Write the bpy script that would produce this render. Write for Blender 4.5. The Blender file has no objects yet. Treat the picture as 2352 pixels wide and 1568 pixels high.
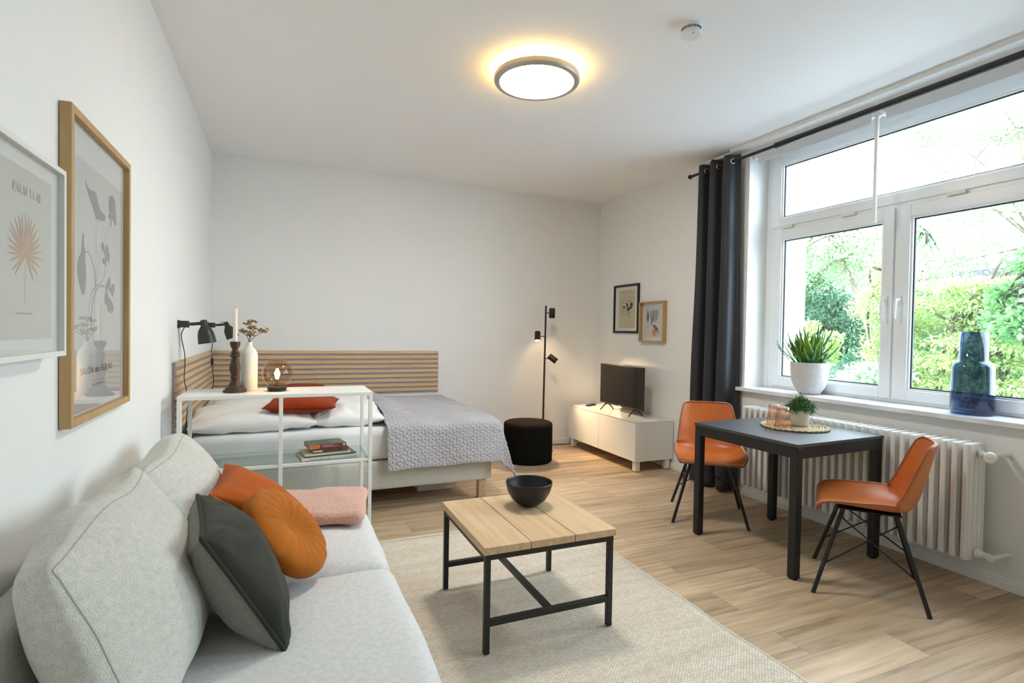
import bpy, math, random
import numpy as np
from mathutils import Vector, Matrix, noise
from mathutils.bvhtree import BVHTree
random.seed(7); rng = np.random.default_rng(11)
C = bpy.context.scene.collection
PI = math.pi
V = Vector

# ------------------------------------------------------------------ materials
def nt(name):
    m = bpy.data.materials.new(name); m.use_nodes = True
    n = m.node_tree.nodes; l = m.node_tree.links
    return m, n, l, n['Principled BSDF']

def mat(name, col, rough=.5, metal=0., spec=.5, var=0., vscale=8., bump=0., bscale=200., sheen=0., coat=0., emit=None, estr=0., trans=0., ior=1.45, stretch=None, col2=None):
    m, n, l, b = nt(name)
    b.inputs['Base Color'].default_value = (*col, 1); b.inputs['Roughness'].default_value = rough
    b.inputs['Metallic'].default_value = metal; b.inputs['Specular IOR Level'].default_value = spec
    b.inputs['Sheen Weight'].default_value = sheen; b.inputs['Coat Weight'].default_value = coat
    b.inputs['Transmission Weight'].default_value = trans; b.inputs['IOR'].default_value = ior
    if emit: b.inputs['Emission Color'].default_value = (*emit, 1); b.inputs['Emission Strength'].default_value = estr
    if var or bump or col2:
        tc = n.new('ShaderNodeTexCoord'); mp = n.new('ShaderNodeMapping')
        l.new(tc.outputs['Object'], mp.inputs['Vector'])
        if stretch: mp.inputs['Scale'].default_value = stretch
    if var or col2:
        t = n.new('ShaderNodeTexNoise'); t.inputs['Scale'].default_value = vscale; t.inputs['Detail'].default_value = 6
        l.new(mp.outputs[0], t.inputs['Vector'])
        r = n.new('ShaderNodeValToRGB'); r.color_ramp.elements[0].position = .3; r.color_ramp.elements[1].position = .7
        c2 = col2 or tuple(max(0, c*(1-var)) for c in col)
        r.color_ramp.elements[0].color = (*c2, 1); r.color_ramp.elements[1].color = (*col, 1)
        l.new(t.outputs['Fac'], r.inputs[0]); l.new(r.outputs[0], b.inputs['Base Color'])
    if bump:
        t2 = n.new('ShaderNodeTexNoise'); t2.inputs['Scale'].default_value = bscale; t2.inputs['Detail'].default_value = 3
        l.new(mp.outputs[0], t2.inputs['Vector'])
        bp = n.new('ShaderNodeBump'); bp.inputs['Strength'].default_value = bump; bp.inputs['Distance'].default_value = .01
        l.new(t2.outputs['Fac'], bp.inputs['Height']); l.new(bp.outputs[0], b.inputs['Normal'])
    return m

def weave(name, c1, c2, size=.004, rough=.9, bump=.4, sheen=.2, dist=.004):
    """woven cloth: two crossed sets of threads"""
    m, n, l, b = nt(name)
    b.inputs['Roughness'].default_value = rough; b.inputs['Sheen Weight'].default_value = sheen; b.inputs['Specular IOR Level'].default_value = .2
    tc = n.new('ShaderNodeTexCoord')
    br = n.new('ShaderNodeTexVoronoi'); br.feature = 'F1'; br.distance = 'CHEBYCHEV'; br.inputs['Scale'].default_value = 1/size
    br.inputs['Randomness'].default_value = .35
    mp = n.new('ShaderNodeMapping'); l.new(tc.outputs['UV'], mp.inputs['Vector']); l.new(mp.outputs[0], br.inputs['Vector'])
    r = n.new('ShaderNodeValToRGB'); r.color_ramp.elements[0].position = .15; r.color_ramp.elements[1].position = .62
    r.color_ramp.elements[0].color = (*c1, 1); r.color_ramp.elements[1].color = (*c2, 1)
    l.new(br.outputs['Distance'], r.inputs[0])
    t = n.new('ShaderNodeTexNoise'); t.inputs['Scale'].default_value = 60; t.inputs['Detail'].default_value = 4; l.new(tc.outputs['UV'], t.inputs['Vector'])
    mx = n.new('ShaderNodeMixRGB'); mx.blend_type = 'MULTIPLY'; mx.inputs[0].default_value = .35
    l.new(r.outputs[0], mx.inputs[1]); l.new(t.outputs['Fac'], mx.inputs[2])
    mu = n.new('ShaderNodeMixRGB'); mu.blend_type = 'MULTIPLY'; mu.inputs[0].default_value = 1; mu.inputs[2].default_value = (1.2, 1.2, 1.2, 1)
    l.new(mx.outputs[0], mu.inputs[1]); l.new(mu.outputs[0], b.inputs['Base Color'])
    bp = n.new('ShaderNodeBump'); bp.invert = True; bp.inputs['Strength'].default_value = bump; bp.inputs['Distance'].default_value = dist
    l.new(br.outputs['Distance'], bp.inputs['Height']); l.new(bp.outputs[0], b.inputs['Normal'])
    return m

def wood(name, c1, c2, stretch, scale=1., rough=.45, spec=.4):
    m, n, l, b = nt(name)
    b.inputs['Roughness'].default_value = rough; b.inputs['Specular IOR Level'].default_value = spec
    tc = n.new('ShaderNodeTexCoord'); mp = n.new('ShaderNodeMapping'); mp.inputs['Scale'].default_value = stretch
    l.new(tc.outputs['Object'], mp.inputs['Vector'])
    t = n.new('ShaderNodeTexNoise'); t.inputs['Scale'].default_value = scale; t.inputs['Detail'].default_value = 7; t.inputs['Distortion'].default_value = .6
    l.new(mp.outputs[0], t.inputs['Vector'])
    r = n.new('ShaderNodeValToRGB'); r.color_ramp.elements[0].position = .34; r.color_ramp.elements[1].position = .66
    r.color_ramp.elements[0].color = (*c1, 1); r.color_ramp.elements[1].color = (*c2, 1)
    l.new(t.outputs['Fac'], r.inputs[0]); l.new(r.outputs[0], b.inputs['Base Color'])
    return m

def pane(name, tint=(1, 1, 1), f0=.04, gloss=.0):
    """thin clear glass: see-through with an angle-dependent mirror on top"""
    m = bpy.data.materials.new(name); m.use_nodes = True; n = m.node_tree.nodes; l = m.node_tree.links
    n.remove(n['Principled BSDF']); out = n['Material Output']
    tr = n.new('ShaderNodeBsdfTransparent'); tr.inputs[0].default_value = (*tint, 1)
    gl = n.new('ShaderNodeBsdfGlossy'); gl.inputs['Roughness'].default_value = gloss
    lw = n.new('ShaderNodeLayerWeight'); lw.inputs['Blend'].default_value = .5
    p = n.new('ShaderNodeMath'); p.operation = 'POWER'; p.inputs[1].default_value = 5; l.new(lw.outputs['Facing'], p.inputs[0])
    q = n.new('ShaderNodeMath'); q.operation = 'MULTIPLY_ADD'; q.inputs[1].default_value = 1-f0; q.inputs[2].default_value = f0; l.new(p.outputs[0], q.inputs[0])
    mx = n.new('ShaderNodeMixShader'); l.new(q.outputs[0], mx.inputs[0]); l.new(tr.outputs[0], mx.inputs[1]); l.new(gl.outputs[0], mx.inputs[2])
    l.new(mx.outputs[0], out.inputs['Surface'])
    return m

def floor_mat():
    m, n, l, b = nt('oak_laminate')
    tc = n.new('ShaderNodeTexCoord'); br = n.new('ShaderNodeTexBrick')
    l.new(tc.outputs['Object'], br.inputs['Vector'])
    br.offset = .37; br.offset_frequency = 2; br.squash = 1
    br.inputs['Scale'].default_value = 1; br.inputs['Brick Width'].default_value = 1.25; br.inputs['Row Height'].default_value = .192
    br.inputs['Mortar Size'].default_value = .0008; br.inputs['Mortar Smooth'].default_value = .1
    br.inputs['Color1'].default_value = (0, 0, 0, 1); br.inputs['Color2'].default_value = (1, 1, 1, 1); br.inputs['Mortar'].default_value = (.4, .4, .4, 1)
    mp = n.new('ShaderNodeMapping'); mp.inputs['Scale'].default_value = (.9, 15, 1); l.new(tc.outputs['Object'], mp.inputs['Vector'])
    t = n.new('ShaderNodeTexNoise'); t.noise_dimensions = '4D'; t.inputs['Scale'].default_value = 1.7; t.inputs['Detail'].default_value = 10; t.inputs['Distortion'].default_value = .55; t.inputs['Roughness'].default_value = .6
    mu = n.new('ShaderNodeMath'); mu.operation = 'MULTIPLY'; mu.inputs[1].default_value = 37
    l.new(br.outputs['Color'], mu.inputs[0]); l.new(mu.outputs[0], t.inputs['W']); l.new(mp.outputs[0], t.inputs['Vector'])
    r = n.new('ShaderNodeValToRGB'); e = r.color_ramp.elements
    e[0].position = .28; e[0].color = (.30, .205, .125, 1); e[1].position = .72; e[1].color = (.72, .555, .375, 1)
    k = e.new(.5); k.color = (.55, .405, .26, 1)
    l.new(t.outputs['Fac'], r.inputs[0])
    r2 = n.new('ShaderNodeValToRGB'); r2.color_ramp.elements[0].color = (.74, .72, .70, 1); r2.color_ramp.elements[1].color = (1.12, 1.12, 1.12, 1)
    l.new(br.outputs['Color'], r2.inputs[0])
    mx = n.new('ShaderNodeMixRGB'); mx.blend_type = 'MULTIPLY'; mx.inputs[0].default_value = 1; l.new(r.outputs[0], mx.inputs[1]); l.new(r2.outputs[0], mx.inputs[2])
    m2 = n.new('ShaderNodeMixRGB'); m2.inputs[2].default_value = (.16, .11, .07, 1); l.new(br.outputs['Fac'], m2.inputs[0]); l.new(mx.outputs[0], m2.inputs[1])
    l.new(m2.outputs[0], b.inputs['Base Color'])
    b.inputs['Roughness'].default_value = .42; b.inputs['Specular IOR Level'].default_value = .5
    bp = n.new('ShaderNodeBump'); bp.inputs['Strength'].default_value = .12; bp.inputs['Distance'].default_value = .003
    l.new(t.outputs['Fac'], bp.inputs['Height']); l.new(bp.outputs[0], b.inputs['Normal'])
    return m

def rug_mat():
    m, n, l, b = nt('jute_rug')
    tc = n.new('ShaderNodeTexCoord'); br = n.new('ShaderNodeTexBrick'); l.new(tc.outputs['Object'], br.inputs['Vector'])
    br.offset = .5; br.inputs['Scale'].default_value = 1; br.inputs['Brick Width'].default_value = .016; br.inputs['Row Height'].default_value = .0075
    br.inputs['Mortar Size'].default_value = .0016; br.inputs['Mortar Smooth'].default_value = .8
    br.inputs['Color1'].default_value = (.80, .70, .57, 1); br.inputs['Color2'].default_value = (.94, .88, .78, 1); br.inputs['Mortar'].default_value = (.42, .33, .24, 1)
    t = n.new('ShaderNodeTexNoise'); t.inputs['Scale'].default_value = 5; t.inputs['Detail'].default_value = 6
    mp = n.new('ShaderNodeMapping'); mp.inputs['Scale'].default_value = (.35, 2.5, 1); l.new(tc.outputs['Object'], mp.inputs['Vector']); l.new(mp.outputs[0], t.inputs['Vector'])
    r = n.new('ShaderNodeValToRGB'); r.color_ramp.elements[0].position = .3; r.color_ramp.elements[1].position = .7
    r.color_ramp.elements[0].color = (.86, .84, .80, 1); r.color_ramp.elements[1].color = (1, 1, 1, 1); l.new(t.outputs['Fac'], r.inputs[0])
    mx = n.new('ShaderNodeMixRGB'); mx.blend_type = 'MULTIPLY'; mx.inputs[0].default_value = 1; l.new(br.outputs['Color'], mx.inputs[1]); l.new(r.outputs[0], mx.inputs[2])
    l.new(mx.outputs[0], b.inputs['Base Color']); b.inputs['Roughness'].default_value = .95; b.inputs['Specular IOR Level'].default_value = .1
    bp = n.new('ShaderNodeBump'); bp.invert = True; bp.inputs['Strength'].default_value = .55; bp.inputs['Distance'].default_value = .003
    l.new(br.outputs['Fac'], bp.inputs['Height']); l.new(bp.outputs[0], b.inputs['Normal'])
    return m

WALL = mat('wall_paint', (.815, .81, .79), .85, spec=.2, bump=.08, bscale=260)
CEIL = mat('ceiling_paint', (.90, .90, .89), .9, spec=.2)
TRIM = mat('white_trim', (.84, .84, .82), .4)
PVC = mat('window_plastic', (.80, .83, .85), .28)
GASKET = mat('rubber_gasket', (.03, .04, .05), .5)
GLASS = pane('window_glass', (1, 1, 1), .05)
PICGLASS = pane('picture_glass', (.985, .99, .985), .045)
SHELFGLASS = pane('shelf_glass', (.86, .95, .92), .07)
MARBLE = mat('sill_marble', (.84, .84, .85), .2, var=.35, vscale=9, col2=(.60, .60, .63), stretch=(1, .6, 1))
BLACKM = mat('black_powder_coat', (.012, .012, .013), .42, spec=.5)
BLACKROD = mat('black_rod_metal', (.014, .014, .016), .4)
WHITEM = mat('white_lacquer_metal', (.83, .83, .79), .35)
OAKF = wood('light_oak', (.44, .28, .125), (.52, .34, .16), (30, 30, 3), 1.)
OAKV = wood('oak_slats', (.58, .375, .185), (.74, .51, .28), (2.5, 2.5, 90), 1., rough=.55)
OAKVY = wood('oak_plank', (.54, .365, .205), (.67, .48, .285), (34, 1.6, 20), 1., rough=.4)
FELT = mat('grey_felt', (.50, .48, .52), .95, var=.45, vscale=120, bump=.6, bscale=300)
SOFA = weave('cream_sofa_cloth', (.70, .685, .62), (.50, .485, .43), .0042, bump=.35)
SOFASEAT = weave('pale_seat_cloth', (.72, .715, .70), (.60, .595, .58), .003, bump=.15)
BEDCLOTH = weave('cream_bed_cloth', (.66, .65, .59), (.56, .55, .49), .003, bump=.1)
LINEN = mat('white_linen', (.84, .835, .81), .8, spec=.2, bump=.1, bscale=30, sheen=.1)
SHEET = mat('white_fitted_sheet', (.80, .81, .82), .8, spec=.2, bump=.16, bscale=7, stretch=(5, 5, .8))
QUILT = mat('grey_velvet_quilt', (.43, .415, .43), .6, spec=.25, sheen=.35, var=.12, vscale=4)
def velvet(name, c, d): return mat(name, c, .75, spec=.1, sheen=.08, col2=d, vscale=5, bump=.06, bscale=40)
ORANGE = velvet('burnt_orange_velvet', (.46, .105, .012), (.36, .075, .008))
AMBER = velvet('amber_velvet', (.47, .145, .014), (.34, .095, .008))
RUST = velvet('rust_velvet', (.33, .045, .010), (.25, .032, .007))
GREENV = velvet('dark_green_grey_velvet', (.050, .050, .038), (.032, .033, .025))
GREYL = weave('grey_linen_back', (.235, .222, .195), (.19, .18, .158), .003, bump=.1)
LEATHER = mat('tan_leather', (.56, .150, .030), .33, spec=.5, col2=(.44, .105, .018), vscale=5, bump=.05, bscale=90)
LEATHERB = mat('tan_leather_outside', (.56, .19, .055), .45, spec=.4, col2=(.48, .15, .040), vscale=4)
THREAD = mat('cream_thread', (.74, .55, .40), .8)
EDGER = mat('brown_leather_edge', (.30, .095, .028), .5)
TABLE = mat('anthracite_table_top', (.026, .026, .031), .5, spec=1.0)
RAD = mat('radiator_enamel', (.80, .795, .77), .35, var=.04, vscale=12)
CURTAIN = mat('charcoal_curtain', (.022, .023, .028), .55, spec=.4, sheen=.15)
STEEL = mat('steel', (.62, .62, .60), .3, metal=1)
TVSCREEN = mat('tv_screen', (.008, .007, .006), .12, spec=.4)
TVBODY = mat('tv_plastic', (.03, .022, .018), .3)
GLOSSW = mat('white_gloss_door', (.80, .785, .72), .12, spec=.5)
FOIL = mat('white_foil', (.78, .77, .72), .35)
POUF = mat('black_felt_pouf', (.008, .0075, .007), .95, spec=.05)
CANDLE = mat('ivory_candle', (.80, .70, .58), .5)
DARKWOOD = wood('dark_carved_wood', (.028, .014, .009), (.07, .036, .022), (20, 20, 4), 1., rough=.5)
CERAM = mat('matt_white_ceramic', (.78, .76, .69), .7, spec=.2)
DRIED = mat('dried_umbel', (.42, .27, .11), .9, col2=(.22, .125, .045), vscale=60)
STEMB = mat('dried_stem', (.07, .045, .025), .8)
SMOKED = pane('smoked_glass', (.84, .73, .60), .05)
BULB = mat('bulb_glow', (1, .8, .5), .3, emit=(1, .62, .28), estr=55)
LAMPDARK = mat('dark_olive_lacquer', (.030, .031, .024), .38)
RUBBER = mat('black_rubber', (.012, .012, .012), .6)
POT = mat('pale_concrete', (.62, .60, .585), .75, var=.1, vscale=30, bump=.15, bscale=60)
SOIL = mat('potting_soil', (.02, .015, .01), 1)
LEAF = mat('glossy_leaf', (.055, .20, .03), .4, col2=(.025, .10, .03), vscale=14)
LEAFY = mat('lime_leaf', (.34, .46, .05), .45, col2=(.16, .30, .03), vscale=14)
HERB = mat('small_herb_leaf', (.07, .19, .035), .5, col2=(.035, .11, .02), vscale=40)
BLUEG = pane('blue_grey_glass', (.45, .54, .675), .05)
PEACH = pane('peach_glass', (.985, .87, .80), .09, gloss=.12)
STRAW = mat('seagrass', (.58, .48, .31), .85, col2=(.36, .27, .15), vscale=60, bump=.5, bscale=90)
BOWL = mat('matt_black_metal', (.010, .011, .012), .38)
PINKT = weave('blush_throw_cloth', (.84, .58, .48), (.44, .18, .105), .006, bump=.6, dist=.006)
LAMPRING = mat('brushed_nickel', (.48, .45, .40), .4, metal=.6)
OPAL = mat('opal_diffuser', (1, 1, 1), .4, emit=(1, .98, .93), estr=36)
HALO = mat('back_light', (1, .8, .5), .4, emit=(1, .66, .22), estr=26)
DETECT = mat('detector_plastic', (.78, .79, .82), .45)
SLOT = mat('dark_slot', (.02, .02, .02), .8)
PAPERW = mat('white_paper', (.80, .79, .77), .7)
PAPERG = mat('grey_paper', (.62, .61, .56), .8)
PAPERS = mat('stone_paper', (.64, .62, .61), .8)
PAPERY = mat('ivory_paper', (.60, .52, .36), .8)
INKG = mat('grey_ink', (.235, .235, .24), .8)
INKD = mat('dark_ink', (.055, .05, .04), .8)
INKL = mat('pale_grey_ink', (.30, .30, .28), .8)
INKR = mat('red_brown_ink', (.30, .06, .03), .8)
INKT = mat('terracotta_ink', (.56, .36, .25), .8)
INKO = mat('apricot_ink', (.56, .29, .13), .8)
INKB = mat('sage_ink', (.33, .36, .34), .8)
INKV = mat('mauve_ink', (.17, .14, .13), .8)
WHITEF = mat('white_picture_frame', (.76, .76, .73), .45)
BLACKF = mat('black_picture_frame', (.012, .012, .011), .45)

# ------------------------------------------------------------------ geometry
def rot_to(d):
    d = V(d).normalized(); return d.to_track_quat('Z', 'Y').to_matrix()

class MB:
    def __init__(s): s.v = []; s.f = []; s.uv = None
    def add(s, vs, fs):
        b = len(s.v); s.v += [tuple(x) for x in vs]; s.f += [tuple(i+b for i in f) for f in fs]; return s
    def box(s, x0, x1, y0, y1, z0, z1):
        return s.add([(x, y, z) for z in (z0, z1) for y in (y0, y1) for x in (x0, x1)],
                     [(0, 2, 3, 1), (4, 5, 7, 6), (0, 1, 5, 4), (2, 6, 7, 3), (0, 4, 6, 2), (1, 3, 7, 5)])
    def obox(s, c, size, R=None):
        R = R or Matrix.Identity(3); c = V(c); h = [q/2 for q in size]
        vs = [c + R @ V((x*h[0], y*h[1], z*h[2])) for z in (-1, 1) for y in (-1, 1) for x in (-1, 1)]
        return s.add(vs, [(0, 2, 3, 1), (4, 5, 7, 6), (0, 1, 5, 4), (2, 6, 7, 3), (0, 4, 6, 2), (1, 3, 7, 5)])
    def tube(s, pts, r, n=10, caps=True):
        pts = [V(p) for p in pts]; rs = r if isinstance(r, (list, tuple)) else [r]*len(pts)
        vs = []; fs = []; prev = None
        for i, p in enumerate(pts):
            d = (pts[min(i+1, len(pts)-1)] - pts[max(i-1, 0)]).normalized()
            if prev is None:
                a = d.orthogonal().normalized()
            else:
                a = (prev - d*prev.dot(d)); a = a.normalized() if a.length > 1e-6 else d.orthogonal().normalized()
            prev = a; bb = d.cross(a)
            for k in range(n):
                t = 2*PI*k/n; vs.append(p + (a*math.cos(t) + bb*math.sin(t))*rs[i])
        for i in range(len(pts)-1):
            for k in range(n):
                fs.append((i*n+k, i*n+(k+1) % n, (i+1)*n+(k+1) % n, (i+1)*n+k))
        if caps:
            fs.append(tuple(reversed(range(n)))); fs.append(tuple((len(pts)-1)*n+k for k in range(n)))
        return s.add(vs, fs)
    def lathe(s, prof, c=(0, 0, 0), n=32, R=None, closed=False):
        R = R or Matrix.Identity(3); c = V(c); vs = []; fs = []
        for r, z in prof:
            for k in range(n):
                t = 2*PI*k/n; vs.append(c + R @ V((r*math.cos(t), r*math.sin(t), z)))
        m = len(prof)
        for i in range(m if closed else m-1):
            j = (i+1) % m
            for k in range(n): fs.append((i*n+k, i*n+(k+1) % n, j*n+(k+1) % n, j*n+k))
        if not closed:
            if prof[0][0] > 1e-5: fs.append(tuple(reversed(range(n))))
            if prof[-1][0] > 1e-5: fs.append(tuple((m-1)*n+k for k in range(n)))
        return s.add(vs, fs)
    def prism(s, outline, d0, d1, fn):
        """outline in 2D extruded between d0 and d1; fn(u, v, d) gives the point"""
        k = len(outline); vs = [fn(u, v, d0) for u, v in outline] + [fn(u, v, d1) for u, v in outline]
        fs = [tuple(reversed(range(k))), tuple(range(k, 2*k))] + [(i, (i+1) % k, k+(i+1) % k, k+i) for i in range(k)]
        return s.add(vs, fs)
    def grid(s, P, nu, nv, wrap_u=False):
        vs = [P(i, j) for j in range(nv) for i in range(nu)]
        fs = []
        for j in range(nv-1):
            for i in range(nu if wrap_u else nu-1):
                i2 = (i+1) % nu; fs.append((j*nu+i, j*nu+i2, (j+1)*nu+i2, (j+1)*nu+i))
        return s.add(vs, fs)
    def build(s, name, m, parent=None, smooth=False, bevel=0, seg=2, subsurf=0, solid=0, loc=None, angle=None):
        me = bpy.data.meshes.new(name)
        vs = s.v
        if parent is not None and parent.get('_w'):
            o0 = V(parent['_w']); vs = [tuple(V(p)-o0) for p in s.v]
        elif loc is not None:
            o0 = V(loc); vs = [tuple(V(p)-o0) for p in s.v]
        me.from_pydata(vs, [], s.f); me.update()
        return mkobj(name, me, m, parent, smooth, bevel, seg, subsurf, solid, loc, angle)

def mkobj(name, me, m, parent=None, smooth=False, bevel=0, seg=2, subsurf=0, solid=0, loc=None, angle=None):
    if m and not me.materials: me.materials.append(m)
    if smooth:
        for p in me.polygons: p.use_smooth = True
    if angle is not None:
        me.set_sharp_from_angle(angle=math.radians(angle))
    o = bpy.data.objects.new(name, me); C.objects.link(o)
    if parent is not None: o.parent = parent
    elif loc is not None: o.location = loc
    if solid:
        q = o.modifiers.new('thickness', 'SOLIDIFY'); q.thickness = solid; q.offset = 0
    if bevel:
        q = o.modifiers.new('edges', 'BEVEL'); q.width = bevel; q.segments = seg; q.limit_method = 'ANGLE'
        if not smooth and seg > 1:
            for p in me.polygons: p.use_smooth = True
            me.set_sharp_from_angle(angle=math.radians(30))
    if subsurf:
        q = o.modifiers.new('smooth', 'SUBSURF'); q.levels = subsurf; q.render_levels = subsurf
    return o

def thing(name, label, cat, loc, rotz=0, group=None, world=True):
    """an Empty at the thing's base; parts are given in world metres (world) or in the thing's own frame"""
    o = bpy.data.objects.new(name, None); C.objects.link(o); o.empty_display_size = .05
    o.location = loc; o.rotation_euler = (0, 0, rotz); o['label'] = label; o['category'] = cat
    if group: o['group'] = group
    if world: o['_w'] = tuple(float(x) for x in loc)
    return o
def tag(o, label, cat, group=None):
    o['label'] = label; o['category'] = cat
    if group: o['group'] = group
    return o
def plabel(o, label): o['label'] = label; return o
def struct(o): o['kind'] = 'structure'; return o

def uvbox(me):
    """metre-scaled box-projected coordinates for woven cloth"""
    uv = me.uv_layers.new(name='cloth'); nn = len(me.loops)
    co = np.empty(len(me.vertices)*3); me.vertices.foreach_get('co', co); co = co.reshape(-1, 3)
    vi = np.empty(nn, dtype=np.int32); me.loops.foreach_get('vertex_index', vi)
    no = np.zeros((nn, 3))
    for p in me.polygons: no[p.loop_start:p.loop_start+p.loop_total] = p.normal
    ax = np.abs(no).argmax(1); c = co[vi]
    u = np.where(ax == 0, c[:, 1], c[:, 0]); w = np.where(ax == 2, c[:, 1], c[:, 2])
    uv.data.foreach_set('uv', np.stack([u, w], 1).ravel())

def rbox(size, r, R=None, c=(0, 0, 0), bulge=(0, 0, 0), n=22, wr=0., wsc=3., seed=0., sag=None, pinch=0.):
    """soft box with rounded edges, bulging faces and creases"""
    mb = MB(); R = R or Matrix.Identity(3); c = V(c); h = V(size)/2
    for ax in range(3):
        for sg in (-1, 1):
            a, b = [(1, 2), (2, 0), (0, 1)][ax]
            def P(i, j, ax=ax, sg=sg, a=a, b=b):
                u = -1+2*i/(n-1); w = -1+2*j/(n-1)
                u = math.sin(u*PI/2)*.35+u*.65; w = math.sin(w*PI/2)*.35+w*.65
                if sg < 0: u = -u
                p = V((0, 0, 0)); p[ax] = sg*h[ax]; p[a] = u*h[a]; p[b] = w*h[b]
                inn = V([max(-(h[k]-r), min(h[k]-r, p[k])) for k in range(3)])
                d = p-inn; q = inn + (d.normalized()*r if d.length > 1e-9 else d)
                s = [q[k]/h[k] for k in range(3)]
                for k in range(3):
                    o1, o2 = [x for x in range(3) if x != k]
                    q[k] += math.copysign(1, s[k])*abs(s[k])**2*bulge[k]*max(0, 1-s[o1]**2)*max(0, 1-s[o2]**2)
                if pinch:
                    e = (abs(s[0])*abs(s[1]))**3
                    q[2] *= 1-pinch*max(abs(s[0]), abs(s[1]))**6
                if wr:
                    nn = noise.noise(q*wsc+V((seed, seed*1.7, 0)))+.5*noise.noise(q*wsc*2.3+V((seed, 3, seed)))
                    q += d.normalized()*wr*1.6*nn
                if sag: q = sag(q, s)
                return c + R @ q
            mb.grid(P, n, n)
    return mb

def weld(o, dist=.0004):
    import bmesh
    bm = bmesh.new(); bm.from_mesh(o.data); bmesh.ops.remove_doubles(bm, verts=bm.verts, dist=dist)
    bmesh.ops.recalc_face_normals(bm, faces=bm.faces); bm.to_mesh(o.data); bm.free()
    for p in o.data.polygons: p.use_smooth = True
    return o

def frame3(u, w):
    u = V(u).normalized(); nrm = u.cross(V(w)).normalized(); w = nrm.cross(u)
    return Matrix((u, w, nrm)).transposed()

def pillow_half(w, h, t, R, c, side, n=34, dip=.10, wr=.006, seed=0., power=.45, rad=0.):
    mb = MB(); c = V(c)
    def P(i, j):
        u = -1+2*i/(n-1); v = -1+2*j/(n-1); u = math.sin(u*PI/2); v = math.sin(v*PI/2)
        x = u*w/2*(1-dip*(1-v*v)*abs(u)**2); y = v*h/2*(1-dip*(1-u*u)*abs(v)**2)
        e = max(0, (1-u*u)*(1-v*v))**power
        z = side*t/2*e
        nz = noise.noise(V((x*7+seed, y*7, side*2.)))*wr*min(1, e*2.2) + noise.noise(V((x*19+seed, y*15, side)))*wr*.5*min(1, e*3)
        # creases fanning from the corners
        cr = math.sin(math.atan2(y-h/2*math.copysign(1, v), x-w/2*math.copysign(1, u))*14+seed)*wr*.5*(abs(u*v))**1.5*min(1, e*4)
        return c + R @ V((x, y, z+side*(nz+cr)))
    mb.grid(P, n, n)
    if side < 0: mb.f = [tuple(reversed(f)) for f in mb.f]
    return mb
def pillow(name, label, cat, w, h, t, R, c, m, group=None, mback=None, names=('front_cover', 'back_cover'), piping=None, pr=.004, **k):
    c = V(c)
    if mback is None:
        mb = pillow_half(w, h, t, R, c, 1, **k); m2 = pillow_half(w, h, t, R, c, -1, **k); mb.add(m2.v, m2.f)
        o = weld(mb.build(name, m, loc=c)); uvbox(o.data); tag(o, label, cat, group); par = o; off = c
    else:
        par = thing(name, label, cat, c)
        if group: par['group'] = group
        for sd, mm, nm in ((1, m, names[0]), (-1, mback, names[1])):
            o = weld(pillow_half(w, h, t, R, c, sd, **k).build(nm, mm, par)); uvbox(o.data)
    if piping:
        n = 26; pts = []; dip = k.get('dip', .10)
        def E(u, v): return c + R @ V((u*w/2*(1-dip*(1-v*v)*abs(u)**2), v*h/2*(1-dip*(1-u*u)*abs(v)**2), 0))
        for a in range(n): pts.append(E(-1+2*a/n, -1))
        for a in range(n): pts.append(E(1, -1+2*a/n))
        for a in range(n): pts.append(E(1-2*a/n, 1))
        for a in range(n): pts.append(E(-1, 1-2*a/n))
        pts.append(pts[0])
        mb = MB().tube(pts, pr, 6)
        if mback is None: mb.v = [tuple(V(p)-c) for p in mb.v]
        q = mb.build('piping', piping, par, smooth=True)
    return par

def text_mesh(name, s, m, parent, size, fn, space=1., sx=1., thick=.0004):
    """flat lettering; fn(u, v, d) maps the text plane to the world"""
    cu = bpy.data.curves.new('t', 'FONT'); cu.body = s; cu.size = size; cu.align_x = 'LEFT'; cu.space_character = space; cu.resolution_u = 3
    o = bpy.data.objects.new('t', cu); C.objects.link(o)
    bpy.context.view_layer.update()
    me = bpy.data.meshes.new_from_object(o.evaluated_get(bpy.context.evaluated_depsgraph_get()))
    bpy.data.objects.remove(o); bpy.data.curves.remove(cu)
    mb = MB(); mb.v = [tuple(fn(v.co.x*sx, v.co.y, thick)) for v in me.vertices]; mb.f = [tuple(p.vertices) for p in me.polygons]
    bpy.data.meshes.remove(me)
    return mb.build(name, m, parent)
def ribbon(pts, w):
    """2D stroke outline of a polyline"""
    L = []; Rr = []; n = len(pts)
    for i, p in enumerate(pts):
        a = pts[max(0, i-1)]; b = pts[min(n-1, i+1)]; d = math.hypot(b[0]-a[0], b[1]-a[1]) or 1
        nx, ny = -(b[1]-a[1])/d, (b[0]-a[0])/d
        ww = w[i] if isinstance(w, (list, tuple)) else w
        L.append((p[0]+nx*ww/2, p[1]+ny*ww/2)); Rr.append((p[0]-nx*ww/2, p[1]-ny*ww/2))
    return L, Rr
def smoothline(pts, k=5):
    out = []; n = len(pts)
    for i in range(n-1):
        p0, p1, p2, p3 = pts[max(0, i-1)], pts[i], pts[i+1], pts[min(n-1, i+2)]
        for q in range(k):
            t = q/k
            out.append(tuple(.5*((2*b)+(-a+c)*t+(2*a-5*b+4*c-d)*t*t+(-a+3*b-3*c+d)*t**3) for a, b, c, d in zip(p0, p1, p2, p3)))
    out.append(pts[-1]); return out
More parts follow.
